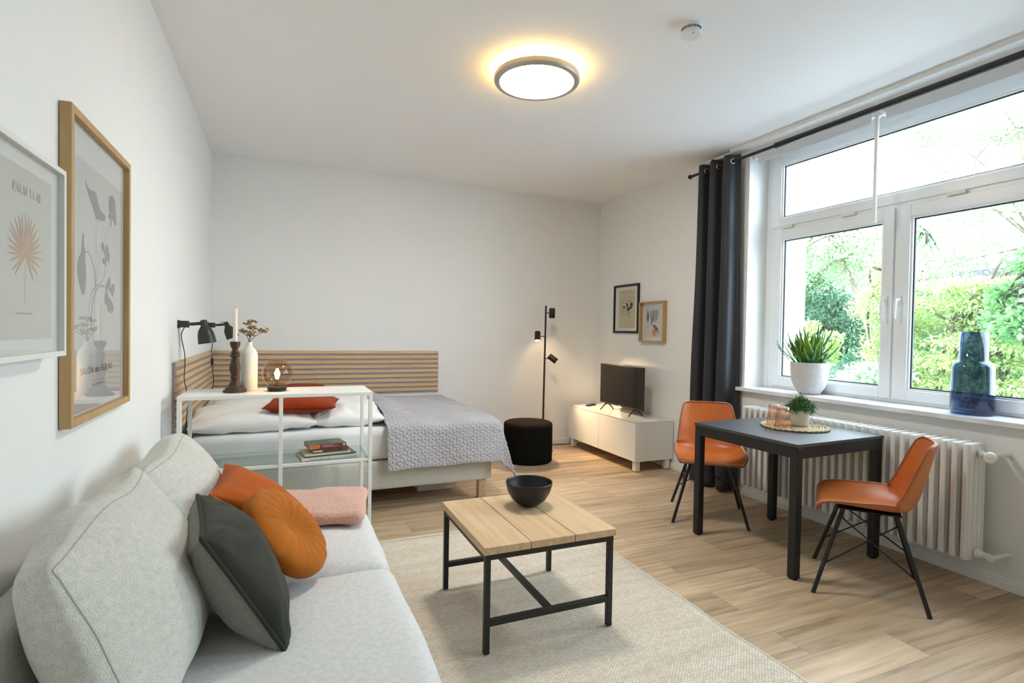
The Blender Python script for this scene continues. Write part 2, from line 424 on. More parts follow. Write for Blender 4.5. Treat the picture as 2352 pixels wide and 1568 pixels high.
def stroke(mb, pts, w, fn, d, sm=True):
    p = smoothline(pts) if sm and len(pts) > 2 else pts
    if isinstance(w, (list, tuple)): w = [w[0]+(w[1]-w[0])*i/(len(p)-1) for i in range(len(p))]
    L, Rr = ribbon(p, w); k = len(L)
    mb.add([fn(*q, d) for q in L+Rr], [(i, i+1, k+i+1, k+i) for i in range(k-1)])

# ------------------------------------------------------------------ camera
RT = Matrix(((.9196, .0084, .3928), (-.3925, -.0238, .9194), (.0171, -.9997, -.0186)))
cam = bpy.data.cameras.new('camera'); co = bpy.data.objects.new('camera', cam); C.objects.link(co)
xr = V((RT[0][0], RT[1][0], RT[2][0])).normalized(); fw = V((RT[0][2], RT[1][2], RT[2][2])).normalized()
up = xr.cross(fw).normalized(); fw = up.cross(xr).normalized()
co.matrix_world = Matrix(((xr[0], up[0], -fw[0], 0), (xr[1], up[1], -fw[1], 0), (xr[2], up[2], -fw[2], 1.323), (0, 0, 0, 1)))
cam.sensor_width = 36; cam.lens = 36*1234.1/2352; cam.clip_start = .05; cam.clip_end = 200
bpy.context.scene.camera = co

# ------------------------------------------------------------------ room shell
XL, XR, YB, YF, ZC = -.604, 3.54, 5.61, -1.7, 2.897
WY0, WY1, WZ0, WZ1 = 1.26, 3.345, .895, 2.862
def sb(name, m, *boxes, bevel=0):
    mb = MB()
    for b in boxes: mb.box(*b)
    return struct(mb.build(name, m, bevel=bevel))
sb('floor', floor_mat(), (XL-.3, XR+.4, YF-.2, YB+.3, -.12, 0))
sb('ceiling', CEIL, (XL-.3, XR+.4, YF-.2, YB+.3, ZC, ZC+.15))
sb('wall_left', WALL, (XL-.2, XL, YF, YB, 0, ZC))
sb('wall_back', WALL, (XL-.2, XR+.38, YB, YB+.2, 0, ZC))
sb('wall_front', WALL, (XL-.2, XR+.38, YF-.2, YF, 0, ZC))
sb('wall_right', WALL, (XR, XR+.38, WY1, YB, 0, ZC), (XR, XR+.38, YF, .0, 0, ZC), (XR, XR+.38, .75, WY0, 0, ZC), (XR, XR+.38, .0, .75, 0, WZ0-.03), (XR, XR+.38, .0, .75, WZ1, ZC), (XR, XR+.38, WY0, WY1, 0, WZ0-.03), (XR, XR+.38, WY0, WY1, WZ1, ZC))
sb('baseboard_right', TRIM, (XR-.013, XR, YF, YB, 0, .062), (XR-.017, XR, YF, YB, 0, .042), bevel=.002)
sb('baseboard_back', TRIM, (XL, XR, YB-.013, YB, 0, .062), bevel=.002)
sb('baseboard_left', TRIM, (XL, XL+.013, YF, YB, 0, .062), bevel=.002)
sb('trim_1', TRIM, (3.47, XR, YF, 3.50, 2.862, ZC))
sb('trim_2', TRIM, (3.462, XR, 3.50, 3.76, 2.846, 2.868), bevel=.002)
sb('windowsill', MARBLE, (3.478, 3.80, WY0-.06, WY1+.04, WZ0-.03, WZ0), bevel=.004)

# window: fixed frame, transom sash, two casement sashes
XW = 3.735
win = thing('window_1', 'white three-part casement window over the radiator', 'window', (XW, 2.3, WZ0)); win['kind'] = 'structure'
del win['label'], win['category']
def rect_frame(mb, y0, y1, z0, z1, w, x0, x1):
    mb.box(x0, x1, y0, y0+w, z0, z1); mb.box(x0, x1, y1-w, y1, z0, z1); mb.box(x0, x1, y0+w, y1-w, z0, z0+w); mb.box(x0, x1, y0+w, y1-w, z1-w, z1)
mb = MB(); rect_frame(mb, WY0, WY1, WZ0, WZ1, .05, XW+.012, XW+.09)
mb.box(XW+.012, XW+.09, WY0+.05, WY1-.05, 2.175, 2.235); mb.box(XW+.010, XW+.09, WY1-.11, WY1-.05, WZ0+.05, 2.175); mb.box(XW+.014, XW+.09, 2.285, 2.315, WZ0+.05, 2.175)
mb.build('window_frame', PVC, win, bevel=.004)
def sash(y0, y1, z0, z1, gy0, gy1, gz0, gz1, handle=None, hy=0):
    mb = MB(); x0, x1 = XW, XW+.06
    mb.box(x0, x1, y0, gy0, z0, z1); mb.box(x0, x1, gy1, y1, z0, z1); mb.box(x0, x1, gy0, gy1, z0, gz0); mb.box(x0, x1, gy0, gy1, gz1, z1)
    s = mb.build('sash', PVC, win, bevel=.005, seg=3); s.name = 'sash'
    b = MB(); w = .011
    for a in ((gy0, gy0+w, gz0, gz1), (gy1-w, gy1, gz0, gz1), (gy0+w, gy1-w, gz0, gz0+w), (gy0+w, gy1-w, gz1-w, gz1)):
        b.box(x0+.012, x0+.03, *a)
    bd = b.build('glazing_bead', PVC, win)
    g = MB(); w2 = .008; q = .011
    for a in ((gy0+q, gy0+q+w2, gz0+q, gz1-q), (gy1-q-w2, gy1-q, gz0+q, gz1-q), (gy0+q, gy1-q, gz0+q, gz0+q+w2), (gy0+q, gy1-q, gz1-q-w2, gz1-q)):
        g.box(x0+.026, x0+.036, *a)
    g.build('gasket', GASKET, win)
    MB().box(x0+.030, x0+.034, gy0+.004, gy1-.004, gz0+.004, gz1-.004).build('glass_pane', GLASS, win)
sash(WY0+.04, WY1-.055, 2.215, 2.815, 1.38, 3.20, 2.283, 2.718)
sash(2.305, WY1-.095, .915, 2.192, 2.378, 3.185, .985, 2.112)
sash(WY0+.04, 2.295, .915, 2.192, 1.40, 2.205, .985, 2.112)
for hy in (2.345, 2.256):
    h = MB().box(XW-.010, XW, hy-.014, hy+.014, 1.535, 1.605).build('handle_plate', TRIM, win, bevel=.003)
    k = MB().tube([(XW-.008, hy, 1.575), (XW-.045, hy, 1.575)], .009, 12)
    k.tube([(XW-.045, hy, 1.579), (XW-.047, hy+.002, 1.54), (XW-.046, hy+.002, 1.45)], [.010, .010, .008], 10)
    k.build('window_handle', STEEL if False else TRIM, win, smooth=True, angle=40)
for hy in (3.13, 2.62, 1.95, 1.45):
    MB().box(XW-.016, XW+.002, hy-.05, hy+.05, 2.193, 2.213).box(XW-.019, XW-.014, hy-.035, hy+.04, 2.196, 2.209).build('hinge_cover', FOIL, win, bevel=.002)
k = MB().box(XW-.004, XW, 2.20, 2.27, 2.752, 2.782).build('opener_plate', PVC, win, bevel=.001)
k = MB().tube([(XW, 2.235, 2.767), (XW-.022, 2.235, 2.767)], .009, 12).tube([(XW-.016, 2.235, 2.767), (XW-.014, 2.40, 2.752), (XW-.012, 2.9, 2.742)], .002, 6).build('opener_knob', PVC, win, smooth=True)

w2 = thing('window_2', '', '', (XW, .37, WZ0)); w2['kind'] = 'structure'; del w2['label'], w2['category']
mb = MB(); rect_frame(mb, .0, .75, WZ0, WZ1, .11, XW, XW+.08)
mb.box(XW, XW+.08, .11, .64, 2.12, 2.28); mb.build('window_frame', PVC, w2, bevel=.005)
for a in ((.12, .63, 2.29, 2.73), (.12, .63, 1.01, 2.11)): MB().box(XW+.03, XW+.034, *a).build('glass_pane', GLASS, w2)
MB().box(3.478, 3.80, -.04, .79, WZ0-.03, WZ0).build('sill', MARBLE, w2, bevel=.004)

# roller blinds and wand under the lintel
for nm, y0, y1, lab in (('roller_blind', 2.355, 3.338, 'rolled-up white blind above the window, the one nearer the dark curtain'), ('roller_blind', 1.262, 2.318, 'rolled-up white blind above the window, right of the hanging white wand')):
    t = thing(nm, lab, 'blind', (3.61, (y0+y1)/2, 2.80), group='white blinds above the window')
    MB().tube([(3.61, y0+.012, 2.806), (3.61, y1-.012, 2.806)], .024, 16).build('blind_roll', WHITEM, t, smooth=True, angle=40)
    MB().prism([(3.586, 2.806), (3.590, 2.806), (3.593, 2.752), (3.600, 2.745), (3.592, 2.742), (3.588, 2.752)], y0+.025, y1-.03, lambda u, v, d: V((u, d, v))).build('blind_cloth', mat('blind_cloth', (.78, .79, .84), .6), t)
    for yy in (y0, y1-.012): MB().box(3.58, 3.64, yy, yy+.012, 2.775, 2.848).build('bracket', TRIM, t, bevel=.001)
t = thing('blind_wand', 'thin white wand hanging in front of the window from the blind rail', 'wand', (3.575, 2.335, 2.07))
MB().tube([(3.575, 2.335, 2.078), (3.575, 2.335, 2.775)], .0125, 14).build('rod', WHITEM, t, smooth=True, angle=50)
MB().box(3.565, 3.60, 2.322, 2.348, 2.768, 2.80).build('hook', TRIM, t, bevel=.002)

# ------------------------------------------------------------------ curtain and rod
rod = thing('curtain_rod', 'black metal curtain rod running under the ceiling above the window', 'curtain rod', (3.44, 2.4, 2.775))
MB().tube([(3.44, 3.93, 2.772), (3.44, 2.98, 2.772)], .0125, 14).build('thin_tube', BLACKROD, rod, smooth=True, angle=50)
MB().tube([(3.44, 3.01, 2.772), (3.44, -.2, 2.772)], .0205, 16).build('thick_tube', BLACKROD, rod, smooth=True, angle=50)
MB().lathe([(0, -.004), (.016, 0), (.021, .012), (.018, .026), (.013, .030)], (3.44, 3.955, 2.772), 16, rot_to((0, -1, 0))).build('finial', BLACKROD, rod, smooth=True)
for yy in (3.66, .2): MB().box(3.43, 3.45, yy-.008, yy+.008, 2.775, 2.85).box(3.43, XR, yy-.01, yy+.01, 2.84, 2.8465).build('bracket', BLACKROD, rod)
cur = thing('curtain', 'charcoal eyelet curtain drawn to the side, hanging beside the window', 'curtain', (3.44, 3.58, 0))
NC = 150
def cpath(s, z):
    k = max(0, min(1, (2.83-z)/2.8)); y = 3.840-s*(.455+.03*k)
    am = .042+.018*math.sin(min(1, k*1.4)*PI/2)
    ph = 2*PI*(3.6*s-.55*s*s)+4.4+.35*math.sin(z*1.1+s*7)*k
    return V((3.44-am*math.sin(ph)-.012*math.sin(ph*2.0)*k+.008*math.sin(z*3+s*11)*k, y+.022*math.sin(ph*2)*(.4+k*.6)+.012*k*math.sin(z*2.1), z))
MB().grid(lambda i, j: cpath(i/(NC-1), 2.828-j/60*2.808), NC, 61).build('curtain_cloth', CURTAIN, cur, smooth=True, solid=.003)
for q in range(8):
    tg = ((q+2)*PI-4.4)/(2*PI); s = (3.6-math.sqrt(max(0, 3.6**2-2.2*tg)))/1.1
    if 0 < s < 1:
        a = cpath(s-.004, 2.772); b = cpath(s+.004, 2.772); tan = (b-a); nn = V((tan.y, -tan.x, 0))
        MB().lathe([(.0185+.0055*math.cos(x), .0045*math.sin(x)) for x in np.linspace(0, 2*PI, 9)[:-1]], cpath(s, 2.772), 20, rot_to(nn), closed=True).build('eyelet', STEEL, cur, smooth=True)

# ------------------------------------------------------------------ radiator
rad = thing('radiator', 'white column radiator on the wall under the window', 'radiator', (3.35, 2.36, .17))
def rad_section(y):
    xc, hx, z0, z1 = 3.3495, .0815, .172, .78; mb = MB(); n = 72; lv = []
    for k in range(5): a = PI/2*k/4; lv.append((z0+.016*(1-math.sin(a)), 1-.2*(1-math.cos(a)) if False else .80+.20*math.sin(a), 0))
    lv[0] = (z0, .80, 0); lv = [(z0+.016*(1-math.cos(PI/2*k/4)), .80+.20*math.sin(PI/2*k/4), 0) for k in range(5)]
    lv += [(z0+.045, 1, 0), (z0+.065, 1, .6), (z0+.085, 1, 1)]
    lv += [(z0+z1-a, b, c) for a, b, c in reversed(lv)]
    def P(i, j):
        z, sc, g = lv[j]; a = 2*PI*i/n; cx_, sx_ = math.cos(a), math.sin(a)
        x = math.copysign(abs(cx_)**.35, cx_) if abs(cx_) > .5 else cx_/.5*(.5**.35)
        w = .0172*min(1, abs(sx_)**.5*1.08) if abs(sx_) > 1e-6 else 0
        w *= 1-.42*g*(.5-.5*math.cos(x*4*PI*.995))*0-.42*g*(1-abs(math.cos(x*2*PI*.97)))**1.2*(abs(x) < .93)
        return V((xc+hx*x*(1-(1-sc)*.35), y+math.copysign(w, sx_)*sc, z))
    mb.grid(P, n, len(lv), wrap_u=True); m_ = len(lv); mb.f += [tuple(reversed(range(n))), tuple((m_-1)*n+k for k in range(n))]
    mb.tube([(3.35, y-.026, .745), (3.35, y+.026, .745)], .017, 10); mb.tube([(3.35, y-.026, .205), (3.35, y+.026, .205)], .017, 10)
    return mb
for i in range(29): rad_section(1.628+i*.0522).build('section', RAD, rad, smooth=True, angle=50)
MB().box(3.262, 3.268, 2.085, 2.125, .66, .735).build('heat_meter', RAD, rad, bevel=.002)
mb = MB().lathe([(.021, 0), (.021, .012), (.014, .016), (.014, .03)], (3.35, 1.603, .725), 16, rot_to((0, -1, 0)))
mb.tube([(3.35, 1.585, .725), (3.35, 1.53, .725)], .013, 12).tube([(3.35, 1.553, .725), (3.496, 1.545, .722)], .012, 12)
mb.lathe([(.016, 0), (.016, .02)], (3.42, 1.549, .7235), 6, rot_to((1, 0, 0)))
mb.build('supply_pipe', RAD, rad, smooth=True, angle=40)
prof = [(.012, 0), (.022, .004), (.0245, .03), (.0265, .055), (.025, .062), (.018, .064)]
hd = MB().lathe(prof, (3.342, 1.553, .728), 24, rot_to((-.92, -.36, -.05))).build('thermostat_head', TRIM, rad, smooth=True, angle=35)
d = V((-.92, -.36, -.05)).normalized(); p0 = V((3.342, 1.553, .728))+d*.0645; ex = V((.36, -.92, 0)).normalized(); ey = ex.cross(d)*-1
if ey.z < 0: ey = -ey
text_mesh('lettering', 'Danfoss', INKR, rad, .0075, lambda u, v, q: p0+ex*(u-.0135)+ey*(v-.002)+d*.0006)
mb = MB().lathe([(.03, 0), (.022, .012), (.026, .014), (.016, .03), (.016, .04)], (3.35, 1.603, .205), 16, rot_to((0, -1, 0)))
mb.lathe([(.019, 0), (.019, .02)], (3.35, 1.565, .205), 6, rot_to((0, -1, 0))).tube([(3.35, 1.55, .205), (3.35, 1.53, .205)], .014, 12).tube([(3.32, 1.537, .205), (3.345, 1.537, .205)], .015, 14)
mb.tube([(3.345, 1.537, .205), (3.496, 1.537, .200)], .012, 12); mb.build('return_pipe', RAD, rad, smooth=True, angle=40)

k_ = 1.0122; rad.location = (3.35*k_, 2.36*k_, 1.323-(1.323-.17)*k_); rad.scale = (k_, k_, k_)

# ------------------------------------------------------------------ rug
mb = MB()
def rugz(x, y): return .009+.0015*noise.noise(V((x*3, y*3, 0)))
def P(i, j):
    x = -.05+1.89*i/40; y = .2+3.14*j/60
    if i == 40: x += .008*noise.noise(V((y*3, 0, 5)))
    if j == 60: y += .008*noise.noise(V((x*3, 9, 0)))
    return V((x, y, rugz(x, y)))
mb.grid(P, 41, 61)
rg = mb.build('rug', rug_mat(), smooth=True, loc=(0, 0, 0)); q = rg.modifiers.new('thickness', 'SOLIDIFY'); q.thickness = .008; q.offset = -1
tag(rg, 'flat woven beige rug under the coffee table', 'rug')
ed = [P(40, j)+V((.003, 0, -.002)) for j in range(61)] + [P(i, 60)+V((0, .003, -.002)) for i in range(40, -1, -1)]
MB().tube(ed, .0055, 8).build('bound_edge', mat('rug_binding', (.72, .68, .61), .9), rg, smooth=True)

# ------------------------------------------------------------------ coffee table
ct = thing('coffee_table', 'low coffee table with three oak boards on a black steel frame', 'table', (1.065, 2.31, .01))
x0, x1, y0, y1 = .752, 1.378, 2.003, 2.633
g = .004; w = (x1-x0-2*g)/3
for k in range(3): MB().box(x0+k*(w+g), x0+k*(w+g)+w, y0, y1, .421, .452).build('board', OAKVY, ct, bevel=.0015)
a0, a1, b0, b1 = x0+.008, x1-.008, y0+.008, y1-.008; s = .024
mb = MB()
for bb in ((a0, a1, b0, b0+s), (a0, a1, b1-s, b1), (a0, a0+s, b0+s, b1-s), (a1-s, a1, b0+s, b1-s)): mb.box(*bb, .396, .4208)
mb.build('top_frame', BLACKM, ct, bevel=.001)
for xa in (a0, a1-s):
    for ya in (b0, b1-s): MB().box(xa, xa+s, ya, ya+s, .012, .396).build('leg', BLACKM, ct, bevel=.002)
for ya in (b0, b1-s): MB().box(a0+s, a1-s, ya, ya+s, .124, .148).build('stretcher', BLACKM, ct, bevel=.001)
xm = (a0+a1)/2; MB().box(xm-s/2, xm+s/2, b0+s, b1-s, .124, .148).build('stretcher', BLACKM, ct, bevel=.001)
bw = MB().lathe([(.0, 0), (.040, .0), (.058, .010), (.086, .035), (.107, .07), (.117, .112), (.1175, .120), (.115, .120), (.114, .112), (.104, .072), (.083, .038), (.055, .014), (0, .006)], (1.147, 2.435, .4525), 56).build('bowl', BOWL, smooth=True, loc=(1.147, 2.435, .4525))
tag(bw, 'matt black bowl standing on the oak coffee table', 'bowl')

# ------------------------------------------------------------------ dining table
dt = thing('dining_table', 'square black dining table by the radiator', 'table', (2.914, 2.430, 0), math.radians(2.2), world=False)
h = .379
MB().box(-h, h, -h, h, .722, .741).build('table_top', TABLE, dt, bevel=.002)
mb = MB()
for bb in ((-h+.05, h-.05, -h+.004, -h+.026), (-h+.05, h-.05, h-.026, h-.004), (-h+.004, -h+.026, -h+.05, h-.05), (h-.026, h-.004, -h+.05, h-.05)): mb.box(*bb, .660, .7218)
mb.build('apron', BLACKM, dt, bevel=.001)
for sx in (-1, 1):
    for sy in (-1, 1):
        cx, cy = sx*(h-.027), sy*(h-.027)
        MB().box(cx-.024, cx+.024, cy-.024, cy+.024, .006, .7218).build('leg', BLACKM, dt, bevel=.006, seg=3)
        MB().lathe([(.020, 0), (.022, .006)], (cx, cy, 0), 16).build('foot_glide', RUBBER, dt)

# ------------------------------------------------------------------ chairs
def chair(label, cx, cy, ang):
    t = thing('dining_chair', label, 'chair', (cx, cy, 0), ang, 'tan leather shell chairs', world=False)
    # side profile: y forward, z up; half-width
    prof = [(.235, .432, .205), (.232, .449, .218), (.205, .459, .232), (.15, .457, .240), (.05, .449, .240), (-.05, .443, .236), (-.12, .445, .230), (-.168, .462, .224), (-.197, .498, .219), (-.215, .55, .212), (-.232, .62, .203), (-.250, .70, .193), (-.264, .765, .180), (-.270, .792, .166), (-.272, .804, .140)]
    pp = smoothline(prof, 4); nv = len(pp); nu = 33
    def S(i, j):
        u = -1+2*i/(nu-1); y, z, hw = pp[j]; f = j/(nv-1)
        up_ = .062*min(1, max(0, (f-.05)/.3))*max(0, 1-max(0, (f-.42)/.2)); fo = .095*min(1, max(0, (f-.38)/.2))*(1-max(0, (f-.6)/.4)*.75)
        x = u*hw; e = abs(u)**2.6
        return V((x, y+fo*e, z+up_*e))
    mb = MB().grid(S, nu, nv); mb.f = [tuple(reversed(f)) for f in mb.f]
    sh = mb.build('seat_shell', LEATHER, t, smooth=True)
    q = sh.modifiers.new('thickness', 'SOLIDIFY'); q.thickness = .011; q.offset = -1
    sh.data.materials.append(LEATHERB); q.material_offset = 1; q.material_offset_rim = 1
    # stitched border
    per = [S(0, j) for j in range(nv)] + [S(i, nv-1) for i in range(1, nu)] + [S(nu-1, j) for j in range(nv-2, -1, -1)] + [S(i, 0) for i in range(nu-2, -1, -1)]
    cen = [S(2, j) for j in range(nv)] + [S(i, nv-2) for i in range(1, nu)] + [S(nu-3, j) for j in range(nv-2, -1, -1)] + [S(i, 1) for i in range(nu-2, -1, -1)]
    st = MB(); acc = 0
    for k in range(len(per)-1):
        a, b = per[k], per[k+1]; L = (b-a).length
        if L < 1e-6: continue
        m = max(1, round(L/.0085))
        for q2 in range(m):
            f0 = q2/m; f1 = (q2+.8)/m
            pa = a.lerp(b, f0); ia = cen[k].lerp(cen[k+1], f0); ib = cen[k].lerp(cen[k+1], f1)
            d1 = (ia-pa); d1 = d1.normalized()*.010 if d1.length > 1e-6 else d1
            d2 = (ib-a.lerp(b, f1)); d2 = d2.normalized()*.003 if d2.length > 1e-6 else d2
            st.tube([pa+d1+V((0, .001, .0024)), a.lerp(b, f1)+d2+V((0, .001, .0030))], .0016, 4, caps=False)
    st.build('stitching', THREAD, t)
    MB().tube([p+V((0, 0, -.005)) for p in per], .0062, 8).build('edge_roll', EDGER, t, smooth=True)
    # steel base
    mb = MB(); mb.box(-.15, .15, -.135, .14, .428, .4345)
    mb.build('seat_plate', BLACKM, t, bevel=.002)
    F = {}
    for sx in (-1, 1):
        for sy in (-1, 1):
            a = V((sx*.125, sy*.115, .430)); b = V((sx*.248, sy*.242, 0)); F[sx, sy] = (a, b)
            MB().tube([a, b], .0105, 12).build('leg', BLACKM, t, smooth=True, angle=50)
    for sx in (-1, 1):
        for s1 in (1, -1):
            a0, a1 = F[sx, s1]; b0, b1 = F[sx, -s1]
            MB().tube([a0.lerp(a1, .10), b0.lerp(b1, .66)], .0038, 8).build('brace', BLACKM, t, smooth=True)
    for s1 in (1, -1):
        a0, a1 = F[1, -1]; b0, b1 = F[-1, -1]
        p, q3 = ((a0, a1), (b0, b1)) if s1 > 0 else ((b0, b1), (a0, a1))
        MB().tube([p[0].lerp(p[1], .10), q3[0].lerp(q3[1], .66)], .0038, 8).build('brace', BLACKM, t, smooth=True)
    return t
# the chair's own forward axis is +y
def ang(fx, fy): return math.atan2(-fx, fy)
chair('tan leather shell chair in front of the dark curtain, facing the camera', 2.88, 3.035, ang(-.63, -.78))
chair('tan leather shell chair seen from the side before the radiator valve', 2.879, 1.87, ang(-.60, .80))

# on the dining table
pm = MB(); pc = V((3.010, 2.432, .742))
for r in range(11):
    rr = .012+r*.0165; n = max(16, int(rr*420)); pts = []
    for k in range(n+1):
        a = 2*PI*k/n; pts.append(pc+V(((rr+.004*math.sin(k*2.1))*math.cos(a), (rr+.004*math.sin(k*2.1))*math.sin(a), .0065+.003*math.sin(k*2.4+r))))
    pm.tube(pts, .0062, 6, caps=False)
n = 70; pts = [pc+V(((.189+.006*math.sin(k*PI))*math.cos(2*PI*k/n), (.189+.006*(-1)**k)*math.sin(2*PI*k/n), .007+.003*(-1)**k)) for k in range(n+1)]
pm.tube(pts, .008, 6, caps=False)
tag(pm.build('placemat', STRAW, smooth=True, loc=pc), 'round braided straw placemat on the black dining table', 'placemat')
def tumbler(label, x, y):
    z = .758; t = V((x, y, z))
    pr = [(.0, .128), (.030, .128), (.034, .126), (.037, .108), (.0465, .014), (.047, 0), (.044, 0), (.0435, .014), (.034, .106), (.031, .119), (0, .121)]
    o = MB().lathe(pr, t, 36).build('glass_tumbler', PEACH, smooth=True, loc=t)
    return tag(o, label, 'glass', 'peach tumblers on the placemat')
tumbler('upturned peach glass nearer the camera, beside the small potted herb', 2.868, 2.398)
tumbler('upturned peach glass half hidden behind the other one', 2.895, 2.487)
hx, hy = 3.035, 2.415
hp = thing('potted_herb', 'small bushy green plant in a white pot on the straw placemat', 'plant', (hx, hy, .757))
MB().lathe([(0, 0), (.044, 0), (.049, .004), (.058, .092), (.059, .096), (.055, .096), (.053, .08), (0, .078)], (hx, hy, .757), 32).build('pot', mat('white_plastic_pot', (.80, .79, .74), .5), hp, smooth=True, angle=50)
def leafcloud(centers, n, size, asp=.45, up=.3, hollow=.6, seed=1, cup=.15):
    """many small leaves, each a folded four-sided blade"""
    g = np.random.default_rng(seed); vs = np.zeros((n*4, 3)); idx = g.integers(0, len(centers), n)
    cc = np.array([c[:3] for c in centers]); rr = np.array([c[3:] if len(c) == 6 else (c[3],)*3 for c in centers])
    wts = np.prod(rr, 1)**(2/3); idx = g.choice(len(centers), n, p=wts/wts.sum())
    d = g.normal(size=(n, 3)); d /= np.linalg.norm(d, axis=1)[:, None]
    rad_ = hollow+(1-hollow)*g.random(n); p = cc[idx]+rr[idx]*d*(rad_[:, None])
    ax = d*.6+g.normal(size=(n, 3))*.7; ax[:, 2] -= up*.5; ax /= np.linalg.norm(ax, axis=1)[:, None]
    nn = g.normal(size=(n, 3))*.6; nn[:, 2] += up*2+.2
    sd = np.cross(ax, nn); sd /= np.linalg.norm(sd, axis=1)[:, None]; nn = np.cross(sd, ax)
    L = size*(.6+.8*g.random(n))[:, None]
    vs[0::4] = p; vs[1::4] = p+ax*L*.5+sd*L*asp*.5+nn*L*cup; vs[2::4] = p+ax*L; vs[3::4] = p+ax*L*.5-sd*L*asp*.5+nn*L*cup
    f = np.arange(n*4).reshape(n, 4); fs = np.concatenate([f[:, [0, 1, 2]], f[:, [0, 2, 3]]])
    return vs, fs
def npmesh(name, vs, fs, m, parent=None, loc=None, smooth=False):
    off = V(parent['_w']) if parent is not None and parent.get('_w') else (V(loc) if loc is not None else V((0, 0, 0)))
    me = bpy.data.meshes.new(name); me.from_pydata((vs-np.array(off)).tolist(), [], fs.tolist()); me.update()
    return mkobj(name, me, m, parent, smooth, loc=loc)
cs = [(hx+.056*math.cos(a)*q, hy+.056*math.sin(a)*q, .757+.142-.03*q*q+.012*random.random(), .036) for a in np.linspace(0, 2*PI, 10) for q in (.4, 1.1)]+[(hx, hy, .925, .035)]
vs, fs = leafcloud(cs, 3800, .0105, .5, .3, .3, 5); npmesh('foliage', vs, fs, HERB, hp)
mb = MB()
for k in range(30):
    a = random.random()*2*PI; r = .02+.075*random.random(); mb.tube([(hx+.01*math.cos(a), hy+.01*math.sin(a), .835), (hx+r*math.cos(a), hy+r*math.sin(a), .885+.055*random.random())], .0009, 4)
mb.tube([(hx, hy-.045, .855), (hx+.012, hy-.066, .845), (hx+.022, hy-.066, .80)], .0012, 4)
mb.build('stems', HERB, hp)

# ------------------------------------------------------------------ on the windowsill
pp_ = V((3.625, 2.815, WZ0)); sp = thing('potted_plant', 'green antler-leaved plant in a pale concrete pot on the windowsill', 'plant', pp_)
MB().lathe([(0, 0), (.062, 0), (.075, .008), (.105, .055), (.122, .105), (.129, .17), (.130, .236), (.123, .236), (.121, .20), (0, .198)], pp_, 44).build('pot', POT, sp, smooth=True, angle=50)
MB().lathe([(0, .205), (.121, .203)], pp_, 24).build('soil', SOIL, sp)
def antler(mb, base, az, el, L, w, forks, bend):
    """flat leaf that widens and splits into pointed fingers, with thickness"""
    d = V((math.cos(az)*math.cos(el), math.sin(az)*math.cos(el), math.sin(el))); sdv = V((-math.sin(az), math.cos(az), 0)); nn = sdv.cross(d)
    def blade(p, dd, L, w0, w1, k=6, tip=True, cv=0):
        pts = []
        for i in range(k+1):
            f = i/k; q = p+dd*L*f+nn*bend*L*f*f+sdv*cv*L*f*f
            ww = w0*(1-f)+w1*f if not tip else w0*(1-f**1.7)+.0005
            pts.append((q, ww))
        b = len(mb.v)
        for q, ww in pts: mb.v += [tuple(q-sdv*ww), tuple(q+nn*.0025), tuple(q+sdv*ww), tuple(q-nn*.0025)]
        for i in range(k):
            for c in range(4): mb.f.append((b+i*4+c, b+i*4+(c+1) % 4, b+(i+1)*4+(c+1) % 4, b+(i+1)*4+c))
        return pts[-1][0], (pts[-1][0]-pts[-2][0]).normalized()
    e, d2 = blade(base, d, L*.46, w*.45, w*1.15, tip=False)
    for k in range(forks):
        s = (k-(forks-1)/2)/max(1, (forks-1)/2) if forks > 1 else 0
        blade(e-d2*L*.05+sdv*s*w*.68, (d2+sdv*s*.62).normalized(), L*(.48+.22*random.random()), w*.46, 0, cv=-s*.12)
g1, g2 = MB(), MB(); random.seed(3)
for k in range(38):
    az = 2*PI*k/19*1.0+random.random()*.4; el = (.55 if k < 19 else .95)+.4*random.random(); L = .24+.09*random.random()
    if math.cos(az) > -.05: el = max(el, 1.24+.2*random.random()); L *= .82
    antler(g2 if k % 3 == 0 else g1, pp_+V((math.cos(az)*.07*random.random(), math.sin(az)*.07*random.random(), .185)), az, el, L, .024+.008*random.random(), random.choice((2, 3, 3, 4)), -.05-.12*random.random())
g1.build('leaves', LEAF, sp, smooth=True); plabel(g2.build('young_leaves', LEAFY, sp, smooth=True), 'lime green leaves')
vp = V((3.64, 1.79, WZ0))
gv = MB().lathe([(0, .0), (.092, 0), (.100, .008), (.101, .10), (.0965, .27), (.088, .292), (.068, .302), (.066, .306), (.0665, .47), (.062, .47), (.0615, .31), (.064, .297), (.084, .286), (.0915, .268), (.096, .10), (.094, .022), (0, .016)], vp, 64).build('glass_vase', BLUEG, smooth=True, loc=vp)
tag(gv, 'large smoky blue glass bottle vase on the windowsill', 'vase')

# ------------------------------------------------------------------ tv corner
tb = thing('tv_bench', 'low white gloss television bench on four legs against the wall', 'cabinet', (3.3, 4.84, 0))
MB().box(3.10, 3.53, 4.20, 5.485, .102, .474).build('carcass', FOIL, tb, bevel=.002)
for y0, y1 in ((4.2, 4.8405), (4.8445, 5.485)): MB().box(3.080, 3.0995, y0, y1, .104, .470).build('door', GLOSSW, tb, bevel=.002)
MB().box(3.080, 3.53, 4.198, 5.487, .4745, .481).build('top_panel', GLOSSW, tb, bevel=.0015)
for xx in (3.10, 3.455):
    for yy in (4.215, 5.41):
        l_ = MB().box(xx, xx+.052, yy, yy+.052, .006, .1019).build('leg', FOIL, tb, bevel=.003)
        MB().box(xx+.003, xx+.049, yy+.003, yy+.049, 0, .0059).build('foot_pad', RUBBER, tb)
tv = thing('television', 'small dark flat television standing on the white bench', 'television', (3.3, 4.76, .481))
MB().box(3.285, 3.312, 4.378, 5.146, .549, .985).build('housing', TVBODY, tv, bevel=.002)
